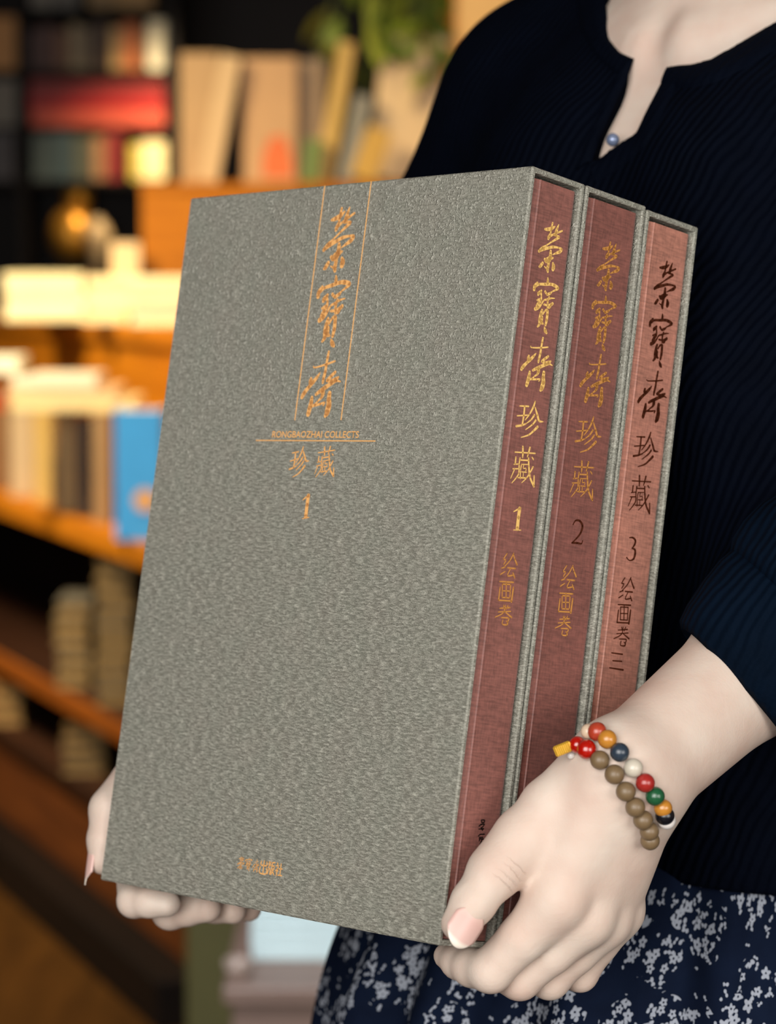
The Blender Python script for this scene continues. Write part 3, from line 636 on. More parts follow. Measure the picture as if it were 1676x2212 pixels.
volume('red-brown cloth book numbered 2 in the middle slipcase', C2, T2, 0, M['spine_two'], [
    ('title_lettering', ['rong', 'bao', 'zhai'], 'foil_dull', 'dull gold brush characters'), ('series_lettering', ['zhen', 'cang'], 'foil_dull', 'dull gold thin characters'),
    ('volume_number', ['two'], 'foil_reflect_dark', 'numeral 2 with a dark reflection painted in'), ('subtitle_lettering', ['huij'], 'foil_dull', 'dull small characters'), ('publisher_mark', ['pub'], 'ink_black', None)])
volume('red-brown cloth book numbered 3, pale sheen and dark reflections painted in, beside the blouse', C3, T3, -.0012, M['spine_three'], [
    ('title_lettering', ['rong', 'bao', 'zhai'], 'foil_reflect_dark', 'brush characters with a dark reflection painted in'), ('series_lettering', ['zhen', 'cang'], 'foil_reflect_dark', 'thin characters with a dark reflection painted in'),
    ('volume_number', ['three'], 'foil_reflect_dark', 'numeral 3 with a dark reflection painted in'), ('subtitle_lettering', ['huij', 'san'], 'foil_reflect_dark', 'small characters with a dark reflection painted in'), ('publisher_mark', ['pub'], 'ink_black', None)])

# copper lettering on the wide board of the nearest case (X = 0 plane; the reader's left is +Y)
def cover_text(name, parts, mat, label):
    st = []
    for g, (amid, b0, b1, wd) in parts:
        P = np.array([p for s in GLY[g] for p in s]); lo = P[:, :2].min(0); hi = P[:, :2].max(0)
        su = wd / (hi[0] - lo[0]); sv = (b1 - b0) / (hi[1] - lo[1]); sw = (su + sv) / 2
        for s in GLY[g]:
            st.append([(-(amid - (u - (lo[0] + hi[0]) / 2) * su), b0 + (v - lo[1]) * sv, q * sw * 1.06) for u, v, q in s])
    o = ribbons(st, lambda u, v: (-.00013, -u / 1000, v / 1000), 0).build(name, mat, case1)
    if label: o['label'] = label
cover_text('title_lettering', [('rong', (119.0, 298.2, 328.2, 19.4)), ('bao', (118.2, 262.4, 295.6, 20.6)), ('zhai', (118.3, 229.4, 259.6, 25.0))], M['foil_orange'], 'large copper brush characters')
cover_text('series_lettering', [('zhen', (126.8, 200.4, 214.8, 13.0)), ('cang', (108.8, 200.6, 214.9, 13.0))], M['foil_orange'], 'thin copper characters')
cover_text('volume_number', [('one', (118.2, 181.0, 192.0, 5.6))], M['foil_orange'], 'copper numeral 1')
# publisher's line: three brush characters, then three printed ones
GLY['chu'] = [[(4, 9, .9), (4, 5.6, .9)], [(1, 8.4, .9), (1, 6, .9), (7, 6, .9), (7, 8.4, .9)], [(4, 5.6, .9), (4, .6, .9)], [(.4, 4.4, .9), (.4, .5, .9), (7.6, .5, .9), (7.6, 4.4, .9)]]
GLY['ban'] = [[(1, 9, .9), (1, 4, .9), (.2, .2, .7)], [(1, 6.4, .8), (3.4, 6.4, .8)], [(2.6, 9, .8), (2.6, 6.4, .8)], [(1, 3.8, .8), (3, 3.8, .8), (3, .3, .8)],
              [(4.4, 8.6, .9), (7.8, 9, .9)], [(4.6, 8.6, .9), (4.6, 3.5, .9), (3.8, .4, .7)], [(4.8, 6.2, .8), (7.4, 6.2, .8), (6.2, 2.6, .8), (4.6, .3, .7)], [(5.2, 4.6, .7), (6.4, 2.4, .8), (8, .4, .9)]]
GLY['she'] = [[(1.6, 9, .9), (2.2, 8, .9)], [(.4, 7, .8), (3.2, 7, .8), (1.8, 4.8, .8), (.2, 3.2, .7)], [(1.9, 5, .9), (1.9, .2, .9)], [(2.2, 4.6, .7), (3.2, 3.4, .8)],
              [(4.2, 5.4, .9), (7.8, 5.4, .9)], [(6, 8.8, .9), (6, .8, .9)], [(3.8, .8, .9), (8.2, .8, .9)]]
cover_text('publisher_lettering', [(g, (131.8 - 5.28 * i, 17.0, 22.7, 4.5)) for i, g in enumerate(('rong', 'bao', 'zhai', 'chu', 'ban', 'she'))], M['foil_orange'], 'row of six small copper characters')
for yy in (133.8, 102.1):
    MB().box((-.00018, (yy - .21) / 1000, .2273), (.0001, (yy + .21) / 1000, .3399)).build('border_line', M['foil_orange'], case1)
MB().box((-.00018, .0776, .2174), (.0001, .1595, .2179)).build('rule_line', M['foil_orange'], case1)
fc = bpy.data.curves.new('latin', 'FONT'); fc.body = 'RONGBAOZHAI COLLECTS'; fc.size = .0044; fc.align_x = 'CENTER'; fc.offset = .00004
fo = bpy.data.objects.new('latin', fc); COL.objects.link(fo)
bpy.context.view_layer.update()
fm = bpy.data.meshes.new_from_object(fo.evaluated_get(bpy.context.evaluated_depsgraph_get()))
bpy.data.objects.remove(fo)
xs = [v.co.x for v in fm.vertices]; k = .0594 / (max(xs) - min(xs)); xm = (max(xs) + min(xs)) / 2
for v in fm.vertices: v.co = (-.00014, .1186 - (v.co.x - xm) * k, .2191 + v.co.y * 1.0)
fm.materials.clear(); fm.materials.append(M['foil_orange'])
tag(new_obj('series_name_lettering', fm, case1), 'line of small copper capital letters')
# half-round pull on the fore edge of the nearest case
MB().prism([(.006 + .0 * k, WD - .001) if k in (0,) else (0.0165 - .0115 * math.cos(PI * k / 12), WD - .001 + .0048 * math.sin(PI * k / 12)) for k in range(13)], .2015, .2195).build('pull_tab', M['leather'], case1)

# ------------------------------------------------------------------ the person (body grown from one distance field)
from mathutils.bvhtree import BVHTree
def smin(a, b, k):
    h = np.clip(.5 + .5 * (b - a) / k, 0, 1)
    return b * (1 - h) + a * h - k * h * (1 - h)
class Field:
    def __init__(s, xs, ys, zs):
        s.ax = [np.asarray(v, np.float32) for v in (xs, ys, zs)]
        s.F = np.full([len(v) for v in s.ax], .06, np.float32)
    def window(s, lo, hi):
        sl = []
        for k in range(3):
            a = np.searchsorted(s.ax[k], lo[k]); b = np.searchsorted(s.ax[k], hi[k])
            sl.append(slice(max(a - 1, 0), min(b + 1, len(s.ax[k]))))
        return tuple(sl)
    def chain(s, segs, kin):
        """signed distance of a group of tapered capsules joined with softness kin, over its own window"""
        P = np.array([list(g[0]) for g in segs] + [list(g[2]) for g in segs]); rm = max(max(g[1], g[3]) for g in segs) + .05
        sl = s.window(P.min(0) - rm, P.max(0) + rm)
        X = s.ax[0][sl[0]][:, None, None]; Y = s.ax[1][sl[1]][None, :, None]; Z = s.ax[2][sl[2]][None, None, :]
        D = None
        for p0, r0, p1, r1 in segs:
            p0 = np.array(list(p0), np.float32); p1 = np.array(list(p1), np.float32); d = p1 - p0; L = float(d @ d)
            ax_, ay, az = X - p0[0], Y - p0[1], Z - p0[2]
            if L < 1e-10: q = np.sqrt(ax_ ** 2 + ay ** 2 + az ** 2) - r0
            else:
                h = np.clip((ax_ * d[0] + ay * d[1] + az * d[2]) / L, 0, 1)
                q = np.sqrt((ax_ - h * d[0]) ** 2 + (ay - h * d[1]) ** 2 + (az - h * d[2]) ** 2) - (r0 + (r1 - r0) * h)
            D = q if D is None else smin(D, q, kin)
        return sl, D.astype(np.float32)
    def join(s, cd, k): s.F[cd[0]] = smin(s.F[cd[0]], cd[1], k)
    def carve(s, cd, k):
        s.F[cd[0]] = -smin(-s.F[cd[0]], cd[1], k)
def net(ax, F):
    """surface nets on a rectilinear grid"""
    S = F < 0; n = S.shape
    c = np.zeros((n[0] - 1, n[1] - 1, n[2] - 1), np.uint8)
    for i in (0, 1):
        for j in (0, 1):
            for k in (0, 1): c += S[i:n[0] - 1 + i, j:n[1] - 1 + j, k:n[2] - 1 + k]
    I, J, K = np.nonzero((c > 0) & (c < 8)); del c
    idm = np.full((n[0] - 1, n[1] - 1, n[2] - 1), -1, np.int32); idm[I, J, K] = np.arange(len(I))
    acc = np.zeros((len(I), 3)); cnt = np.zeros(len(I))
    for axis in range(3):
        for u in (0, 1):
            for v in (0, 1):
                o = [0, 0, 0]; oth = [a for a in range(3) if a != axis]; o[oth[0]] = u; o[oth[1]] = v
                a = F[I + o[0], J + o[1], K + o[2]]; o2 = list(o); o2[axis] = 1
                b = F[I + o2[0], J + o2[1], K + o2[2]]
                m = (a < 0) != (b < 0); t = np.where(m, a / np.where(m, a - b, 1), 0)
                for d in range(3): acc[:, d] += np.where(m, (t if d == axis else o[d]), 0)
                cnt += m
    acc /= cnt[:, None]
    V = np.empty((len(I), 3))
    for d, q in enumerate((I, J, K)):
        A = ax[d].astype(float); V[:, d] = A[q] + acc[:, d] * (A[q + 1] - A[q])
    faces = []
    for axis in range(3):
        a = [slice(1, m - 1) for m in n]; a[axis] = slice(0, n[axis] - 1)
        b = list(a); b[axis] = slice(1, n[axis])
        A = S[tuple(a)]; B = S[tuple(b)]
        q = np.argwhere(A != B); neg = A[A != B]
        off = [1, 1, 1]; off[axis] = 0; q = q + off
        u, v = [d for d in range(3) if d != axis]
        e = np.eye(3, dtype=int)
        g = lambda du, dv: idm[tuple((q - du * e[u] - dv * e[v]).T)]
        f = np.stack([g(1, 1), g(0, 1), g(0, 0), g(1, 0)], 1)
        fl = neg if axis != 1 else ~neg
        f[~fl] = f[~fl][:, ::-1]
        faces.append(f)
    Fc = np.concatenate(faces); Fc = Fc[(Fc >= 0).all(1)]
    return V, Fc
def np_mesh(name, V, Fc, mat):
    m = bpy.data.meshes.new(name)
    m.vertices.add(len(V)); m.vertices.foreach_set('co', V.astype(np.float32).ravel())
    m.loops.add(Fc.size); m.loops.foreach_set('vertex_index', Fc.astype(np.int32).ravel())
    m.polygons.add(len(Fc)); m.polygons.foreach_set('loop_start', np.arange(0, Fc.size, 4, dtype=np.int32))
    m.polygons.foreach_set('use_smooth', np.ones(len(Fc), bool))
    m.update(calc_edges=True); m.validate()
    if mat: m.materials.append(mat)
    return m
def band(lo, hi, fine, h, H):
    out = [lo]
    while out[-1] < hi:
        x = out[-1]
        out.append(x + (h if any(a - 1e-6 <= x < b for a, b in fine) else H))
    return out

OB = Vector((.185, 1.439, 0)); RV = Vector((-.70, .714, 0)); FV = Vector((-.714, -.70, 0))
def bd(r, f, z): return OB + RV * r + FV * f + Vector((0, 0, z))
SH_L, SH_R = bd(-.150, -.01, 1.322), bd(.150, -.01, 1.322)
EL_L = at(1878, 1216, 1.285); EL_R = bd(.285, .03, 1.08)
WR_L = bw(-45, 80, 57); WR_R = bw(232.7 + 24, 84, 80)

# skin ---------------------------------------------------------------------------------------------
def skin_mat(creases):
    t = NT('skin'); v = t.coords()
    n1 = t.noise(v, 35, 3); n2 = t.noise(v, 900, 2); n3 = t.noise(v, 240, 3)
    col = t.ramp(n1, [(.3, srgb(204, 178, 163)), (.7, srgb(214, 198, 184))])
    bm = t.bump(t.math('ADD', t.math('MULTIPLY', n2, .4), t.math('MULTIPLY', n3, .6)), .32, .0006)
    if creases:
        tot = None
        wob = t.math('MULTIPLY_ADD', t.noise(v, 260, 2), .0024, -.0012)
        for o, nrm, rad, wd in creases:
            d = t.vmath('SUBTRACT', v, tuple(o)).outputs[0]
            dp = t.n('ShaderNodeVectorMath', operation='DOT_PRODUCT'); t.l(d, dp.inputs[0]); dp.inputs[1].default_value = tuple(nrm)
            ln = t.n('ShaderNodeVectorMath', operation='LENGTH'); t.l(d, ln.inputs[0])
            x = t.math('ABSOLUTE', t.math('ADD', dp.outputs['Value'], wob))
            mr = t.n('ShaderNodeMapRange', interpolation_type='SMOOTHSTEP'); mr.inputs[1].default_value = wd; mr.inputs[2].default_value = 0.0; t.l(x, mr.inputs[0])
            mr2 = t.n('ShaderNodeMapRange', interpolation_type='SMOOTHSTEP'); mr2.inputs[1].default_value = rad; mr2.inputs[2].default_value = rad * .55; t.l(ln.outputs['Value'], mr2.inputs[0])
            q = t.math('MULTIPLY', mr.outputs[0], mr2.outputs[0])
            tot = q if tot is None else t.math('MAXIMUM', tot, q)
        bm = t.bump(t.math('MULTIPLY', tot, -1.0), .55, .0009, bm)
    return t.set(Base_Color=col, Roughness=.55, Normal=bm, Subsurface_Weight=.12, Subsurface_Radius=(.010, .0045, .0025), Subsurface_Scale=.6, Specular_IOR_Level=.25)

# left hand (nearest): joints in the box frame, millimetres
def J(a, b, c): return bw(a, b, c)
thumb = [(J(-8.6, 10.5, 2.4), .0080), (J(-10.5, 20, 7.2), .0096), (J(-13, 34, 15.6), .0106), (J(-17, 50, 25.6), .0110), (J(-23, 64, 34.5), .0128), (J(-34, 79, 47), .0165)]
index = [(J(-29, 26, 39), .0112), (J(-17, 7, 33.5), .0102), (J(-4.5, -9.0, 29.5), .0095), (J(8, -9.4, 31), .0084), (J(19, -8.6, 33.5), .0074), (J(29, -7.2, 36), .0058)]
middle = [(J(-29.5, 19.5, 57), .0112), (J(-18, 2, 52), .0097), (J(-5, -11.8, 48), .0093), (J(10, -10.8, 49.5), .0082), (J(26, -8.8, 52), .0070)]
ring = [(J(-27, 19, 72), .0106), (J(-17, 2, 69), .0092), (J(-6, -11.4, 66.5), .0088), (J(9, -10, 68), .0078), (J(24, -8.4, 70), .0066)]
little = [(J(-24.5, 22.5, 84.5), .0098), (J(-16, 6, 84.5), .0084), (J(-7.5, -8.3, 84.6), .0078), (J(5, -8.8, 86), .0070), (J(15, -8, 87.5), .0060)]
W0 = 232.7
def Rm(a, b, c): return bw(W0 + a, b, c)
thumbR = [(Rm(8.0, 9.0, 6.5), .0072), (Rm(8.8, 19, 7.0), .0088), (Rm(10.4, 34, 9.5), .0096), (Rm(11.5, 50, 24), .0105), (Rm(14.5, 64, 44), .0128), (Rm(19.5, 79, 63), .0165)]
indexR = [(Rm(17, 24, 42), .0112), (Rm(13, 5, 31), .0090), (Rm(-3.0, -9.2, 20.5), .0080), (Rm(-13, -8.0, 22.0), .0077), (Rm(-22, -7.6, 25.5), .0068)]
middleR = [(Rm(18, 20, 58), .0112), (Rm(13, 2, 50), .0092), (Rm(-5, -12.6, 43), .0092), (Rm(-15, -10.4, 45), .0082), (Rm(-27, -8.4, 48), .0068)]
ringR = [(Rm(18, 20, 73), .0106), (Rm(13, 2, 68), .0090), (Rm(-4, -9.6, 61), .0082), (Rm(-16, -8.8, 62.5), .0074), (Rm(-28, -8.6, 64), .0066)]
littleR = [(Rm(17, 23, 87), .0098), (Rm(13, 7, 84), .0082), (Rm(-3, -8.6, 78), .0078), (Rm(-13, -8.6, 79), .0070), (Rm(-22, -8, 80), .0060)]
def segs(ch): return [(ch[i][0], ch[i][1], ch[i + 1][0], ch[i + 1][1]) for i in range(len(ch) - 1)]

xs = band(-.34, .56, [(-.165, -.055), (.0, .165)], .0015, .0065)
ys = band(1.02, 1.82, [(1.115, 1.26), (1.285, 1.40)], .0015, .0065)
zs = band(-.02, 1.78, [(.912, 1.085)], .0015, .0060)
Fd = Field(xs, ys, zs)
torso = [(bd(.075, 0, .89), .105, bd(-.075, 0, .89), .105), (bd(.045, 0, 1.03), .085, bd(-.045, 0, 1.03), .085), (bd(.06, .005, 1.18), .098, bd(-.06, .005, 1.18), .098),
         (bd(.07, 0, 1.275), .078, bd(-.07, 0, 1.275), .078), (bd(.125, -.01, 1.335), .044, bd(-.125, -.01, 1.335), .044)]
breast = [(bd(s * .072, .075, 1.185), .058, bd(s * .05, .050, 1.28), .05) for s in (1, -1)]
trap = [(bd(s * .045, -.03, 1.408), .027, bd(s * .145, -.015, 1.350), .028) for s in (1, -1)]
neck = [(bd(0, -.015, 1.36), .054, bd(0, .012, 1.49), .050)]
arms = []
Fd.join(Fd.chain(torso, .06), .02)
Fd.join(Fd.chain(breast, .03), .04)
Fd.join(Fd.chain(trap, .02), .03)
Fd.join(Fd.chain(neck, .02), .05)
Fd.join(Fd.chain([(bd(s * .016, .056, 1.356), .0065, bd(s * .105, .012, 1.372), .005) for s in (1, -1)], .01), .032)
# head, face
hd = [(bd(0, .02, 1.625), .076, bd(0, -.012, 1.635), .086), (bd(0, .045, 1.56), .052, bd(0, .052, 1.53), .042), (bd(0, .072, 1.503), .020, bd(0, .072, 1.507), .020),
      (bd(.03, .03, 1.55), .04, bd(-.03, .03, 1.55), .04)]
Fd.join(Fd.chain(hd, .04), .02)
Fd.join(Fd.chain([(bd(0, .098, 1.610), .008, bd(0, .116, 1.572), .011)], .01), .014)
Fd.join(Fd.chain([(bd(s * .082, -.008, 1.612), .012, bd(s * .078, -.004, 1.575), .009) for s in (1, -1)], .005), .01)
Fd.carve(Fd.chain([(bd(s * .032, .106, 1.607), .011, bd(s * .034, .106, 1.607), .011) for s in (1, -1)], .005), .01)
Fd.join(Fd.chain([(bd(.018, .092, 1.537), .0055, bd(-.018, .092, 1.537), .0055), (bd(.014, .092, 1.529), .006, bd(-.014, .092, 1.529), .006)], .001), .006)
# legs and feet
for s in (1, -1):
    Fd.join(Fd.chain([(bd(s * .085, 0, .86), .08, bd(s * .08, .01, .48), .054), (bd(s * .08, .01, .48), .054, bd(s * .08, -.012, .33), .052), (bd(s * .08, -.012, .33), .052, bd(s * .08, -.01, .09), .036)], .02), .03)
    Fd.join(Fd.chain([(bd(s * .08, -.03, .036), .034, bd(s * .085, .13, .026), .026), (bd(s * .08, -.01, .09), .036, bd(s * .085, .06, .04), .034)], .02), .02)
# arms
Fd.join(Fd.chain([(SH_L, .05, EL_L, .039)], .01), .04); Fd.join(Fd.chain([(SH_R, .05, EL_R, .039)], .01), .04)
wax = (C_w * .82 - B_w * .57).normalized()
foreL = []
for s in (-1, 1):
    o = wax * (.0088 * s)
    foreL += [(EL_L + wax * .004 * s, .036, EL_L.lerp(WR_L, .45) + o * .7, .0232), (EL_L.lerp(WR_L, .45) + o * .7, .0232, WR_L + o, .0174)]
Fd.join(Fd.chain(foreL, .02), .02)
waxR = C_w.copy()
foreR = []
for s in (-1, 1):
    o = waxR * (.008 * s)
    foreR += [(EL_R, .036, EL_R.lerp(WR_R, .45) + o, .028), (EL_R.lerp(WR_R, .45) + o, .028, WR_R + o, .0185)]
Fd.join(Fd.chain(foreR, .02), .02)
def hand(th, fingers, wr, wx, s):
    palm = []
    for i, f in enumerate(fingers):
        q = (i - 1.5) / 1.5
        palm.append((wr + wx * (.013 * q), .0165, f[0][0], f[0][1]))
    Fd.join(Fd.chain(palm, .010), .012)
    for i in range(3):
        a_, b_ = fingers[i], fingers[i + 1]
        for q_, r_ in ((.15, .0098), (.42, .0086), (.62, .0072)):
            palm.append((a_[0][0].lerp(a_[1][0], q_), r_, b_[0][0].lerp(b_[1][0], q_), r_))
    Fd.join(Fd.chain(palm[4:], .004), .006)
    # thumb root muscle and the web between thumb and first finger
    Fd.join(Fd.chain(segs(th[2:]), .003), .0050)
    web = fingers[0][0][0].lerp(th[4][0], .5) + A_w * (.005 * s)
    Fd.join(Fd.chain([(web, .0095, wr.lerp(th[5][0], .5), .0140)], .002), .012)
    web2 = th[3][0].lerp(fingers[0][0][0], .5).lerp(th[2][0], .12) + A_w * (.007 * s)
    Fd.join(Fd.chain([(web2, .0070, web, .0095)], .002), .010)
    # fingers stay apart from one another but flow into the palm
    D = [Fd.chain(segs(f), .0025) for f in fingers] + [Fd.chain(segs(th[:4]), .0025)]
    lo = [min(d[0][k].start for d in D) for k in range(3)]; hi = [max(d[0][k].stop for d in D) for k in range(3)]
    big = np.full([hi[k] - lo[k] for k in range(3)], .06, np.float32)
    for d in D:
        sl = tuple(slice(d[0][k].start - lo[k], d[0][k].stop - lo[k]) for k in range(3))
        big[sl] = smin(big[sl], d[1], .0012)
    Fd.join((tuple(slice(lo[k], hi[k]) for k in range(3)), big), .0055)
hand(thumb, [index, middle, ring, little], WR_L, wax, 1)
hand(thumbR, [indexR, middleR, ringR, littleR], WR_R, waxR, -1)
# knuckles and tendons on the back of the near hand
for f in (index, middle, ring, little):
    p, r = f[0]; n = (p - f[2][0].lerp(WR_L, .35)).normalized()
    Fd.join(Fd.chain([(p + n * .0012, r * .98, p + n * .0012, r * .98)], .001), .006)
V, Fc = net(Fd.ax, Fd.F)
def mid(ch, i, s): return ch[i][0].lerp(ch[i + 1][0], s)
cr = []
tx = (thumb[1][0] - thumb[3][0]).normalized()
for s in (-.0045, -.0015, .0018, .0050): cr.append((thumb[2][0] + tx * s - A_w * .006, tx, .0095, .0007 if abs(s) < .003 else .0005))
tx2 = (thumb[2][0] - thumb[4][0]).normalized()
for s in (-.004, 0, .005): cr.append((thumb[4][0] + tx2 * s + B_w * .002 - C_w * -.01 - A_w * .01, (tx2 + C_w * .4).normalized(), .012, .0006))
SKIN = skin_mat(cr)
person = empty('person', 'person in a navy crinkled blouse and floral skirt holding three slipcased books', 'person', (OB.x, OB.y, 0))
person_inv = Matrix.Translation((-OB.x, -OB.y, 0))
def wear(o): o.parent = person; o.matrix_parent_inverse = person_inv; return o
body = wear(new_obj('body', np_mesh('body', V, Fc, SKIN)))
BODY = BVHTree.FromPolygons(V.tolist(), Fc.tolist())
def cast(bv, px, py):
    d = ((at(px, py, 1) - CAM)).normalized()
    h = bv.ray_cast(CAM, d); return h[0], h[1]

# finger nails --------------------------------------------------------------------------------------
nm_ = NT('nail'); at_ = nm_.n('ShaderNodeAttribute', attribute_name='tip')
NAIL = nm_.set(Base_Color=nm_.ramp(at_.outputs['Fac'], [(.0, srgb(222, 190, 176)), (.3, srgb(216, 176, 166)), (.80, srgb(218, 182, 172)), (.89, srgb(232, 220, 206))]), Roughness=.42, Coat_Weight=.0)
def nail(name, o, ax_l, ax_w, nrm, L, Wd, curve, tipn=.0, label=None):
    """curved nail plate: o = root centre, ax_l towards the free edge"""
    nu, nv = 10, 12; v = []; tv = []
    for j in range(nv + 1):
        s = j / nv
        hw = Wd / 2 * (1 - max(0, (s - .62) / .38) ** 2 * (.45 + tipn)) * (1 - max(0, (.30 - s) / .30) ** 2 * .75)
        for i in range(nu + 1):
            q = -1 + 2 * i / nu
            end = 1 - .10 * q * q * (1 if s > .7 else 0)
            v.append(o + ax_w * (hw * q) + ax_l * (L * s * end) - nrm * (curve * q * q * (hw / (Wd / 2)) ** 2 + .0016 * max(0, s - .55) ** 2))
            tv.append(s)
    f = [(j * (nu + 1) + i, j * (nu + 1) + i + 1, (j + 1) * (nu + 1) + i + 1, (j + 1) * (nu + 1) + i) for j in range(nv) for i in range(nu)]
    m = bpy.data.meshes.new(name); m.from_pydata([tuple(p) for p in v], [], f); m.materials.append(NAIL)
    m.polygons.foreach_set('use_smooth', [True] * len(f))
    a = m.attributes.new('tip', 'FLOAT', 'POINT'); a.data.foreach_set('value', tv)
    ob = wear(new_obj(name, m)); md = ob.modifiers.new('thick', 'SOLIDIFY'); md.thickness = .0005; md.offset = 0
    if label: ob['label'] = label
    return ob
tip, root = thumb[0][0], thumb[1][0]
tl = (tip - root).normalized()
nn = (-A_w - C_w * .28 + B_w * .18); nn = (nn - tl * nn.dot(tl)).normalized(); tw = tl.cross(nn)
nail('fingernail', tip - tl * .0078 + nn * .0085, tl, tw, nn, .0182, .0152, .0026, 0, 'thumbnail with a white free edge')
tip, root = thumbR[0][0], thumbR[1][0]
tl = (tip - root).normalized()
nn = (A_w * .62 - C_w * .8); nn = (nn - tl * nn.dot(tl)).normalized(); tw = tl.cross(nn)
nail('fingernail', tip - tl * .006 + nn * .0074, tl, tw, nn, .0190, .0118, .0030, .45, 'pointed pale thumbnail')

# blouse --------------------------------------------------------------------------------------------
bx_ = Field(np.arange(-.26, .58, .004), np.arange(1.06, 1.80, .004), np.arange(.92, 1.46, .004))
NST = [(bd(0, -.015, 1.36), .062, bd(0, -.003, 1.425), .0600)]
grow = lambda L, e: [(a, r + e, b, q + e) for a, r, b, q in L]
bx_.join(bx_.chain(grow(torso[1:], .0065), .06), .02)
bx_.join(bx_.chain(grow(breast, .0055), .03), .05)
bx_.join(bx_.chain(grow(trap, .0095), .02), .035)
bx_.join(bx_.chain([(bd(s * .07, .055, 1.17), .075, bd(s * .075, .05, .97), .080) for s in (1, -1)], .05), .05)
bx_.join(bx_.chain(NST, .03), .05)
bx_.join(bx_.chain([(bd(.07, 0, .95), .11, bd(-.07, 0, .95), .11)], .03), .05)
bx_.join(bx_.chain([(SH_R, .056, EL_R, .064), (EL_R, .060, EL_R.lerp(WR_R, .3), .056)], .02), .045)
fdir = (WR_L - EL_L).normalized()
def fore_at(px):   # point of the near forearm axis under pixel column px
    lo_, hi_ = 0., 1.
    for _ in range(40):
        m_ = (lo_ + hi_) / 2; p = EL_L.lerp(WR_L, m_) - CAM
        if 838 + FPX * p.dot(RIGHT) / p.dot(FWD) > px: lo_ = m_
        else: hi_ = m_
    return EL_L.lerp(WR_L, lo_)
CUF = fore_at(1592)
bx_.join(bx_.chain([(SH_L, .056, EL_L, .066), (EL_L, .060, CUF - fdir * .050, .046)], .02), .045)
uncut = net(bx_.ax, bx_.F)
UN = BVHTree.FromPolygons(uncut[0].tolist(), uncut[1].tolist())
def on_blouse(px, py, lift=0.0):
    p, n = cast(UN, px, py)
    if p is None:
        best = None
        for k in range(60):
            q = at(px, py, 1.30 + .005 * k); h = UN.find_nearest(q)
            if best is None or h[3] < best[2]: best = (h[0], h[1], h[3])
        p, n = best[0], best[1]
    return p + n * lift, n
NECK = [(1292, -70), (1294, -20), (1297, 30), (1303, 80), (1324, 110), (1352, 126), (1338, 165), (1319, 205), (1292, 262), (1276, 300), (1264, 345), (1284, 346), (1338, 306), (1376, 284), (1392, 245), (1410, 210), (1430, 172), (1448, 141), (1490, 138), (1530, 128), (1580, 100), (1640, 64), (1700, 30), (1770, -20), (1850, -80)]
pol = []
for q in NECK:
    p, n = on_blouse(*q); e = p - OB; pol.append((e.dot(RV), e.z))
pol = [(pol[0][0], 1.47)] + pol + [(pol[-1][0], 1.47)]
def poly_sdf(X, Z, pg):
    d = np.full(X.shape, 1e9); ins = np.zeros(X.shape, bool); n = len(pg)
    for i in range(n):
        a = np.array(pg[i]); b = np.array(pg[(i + 1) % n]); e = b - a
        wx, wz = X - a[0], Z - a[1]; h = np.clip((wx * e[0] + wz * e[1]) / (e @ e), 0, 1)
        d = np.minimum(d, (wx - e[0] * h) ** 2 + (wz - e[1] * h) ** 2)
        c = ((a[1] > Z) != (b[1] > Z)) & (X < e[0] * (Z - a[1]) / (e[1] if abs(e[1]) > 1e-9 else 1e-9) + a[0]); ins ^= c
    return np.where(ins, -1, 1) * np.sqrt(d)
# finer blouse with the neck opening cut through its front
bx2 = Field(band(-.26, .58, [(.08, .26)], .002, .0045), band(1.06, 1.80, [(1.24, 1.42)], .002, .0045), band(.938, 1.46, [(1.28, 1.40)], .002, .0045))
bx2.join(bx2.chain(grow(torso[1:], .0065), .06), .02)
bx2.join(bx2.chain(grow(breast, .0055), .03), .05)
bx2.join(bx2.chain(grow(trap, .0095), .02), .035)
bx2.join(bx2.chain([(bd(s * .07, .055, 1.17), .075, bd(s * .075, .05, .97), .080) for s in (1, -1)], .05), .05)
bx2.join(bx2.chain(NST, .03), .05)
bx2.join(bx2.chain([(bd(.07, 0, .95), .11, bd(-.07, 0, .95), .11)], .03), .05)
bx2.join(bx2.chain([(SH_R, .056, EL_R, .064), (EL_R, .060, EL_R.lerp(WR_R, .3), .056)], .02), .045)
bx2.join(bx2.chain([(SH_L, .056, EL_L, .066), (EL_L, .060, CUF - fdir * .050, .046)], .02), .045)
X = (bx2.ax[0][:, None] - OB.x); Y = (bx2.ax[1][None, :] - OB.y)
Rr = X * RV.x + Y * RV.y; Ff = X * FV.x + Y * FV.y
# in the horizontal plane body-right runs along RV: tabulate the polygon distance on (r, z)
rt = np.linspace(-.5, .5, 901); zt_ = bx2.ax[2]
tab = poly_sdf(*np.meshgrid(rt, zt_, indexing='ij'), pol)
ri_ = np.clip((Rr + .5) * 900, 0, 899.999); i0 = ri_.astype(int); fr_ = (ri_ - i0)[:, :, None]
cut = tab[i0] * (1 - fr_) + tab[i0 + 1] * fr_
cut = np.maximum(cut, -(Ff[:, :, None] + .045)).astype(np.float32)
bx2.F = np.maximum(bx2.F, -cut)
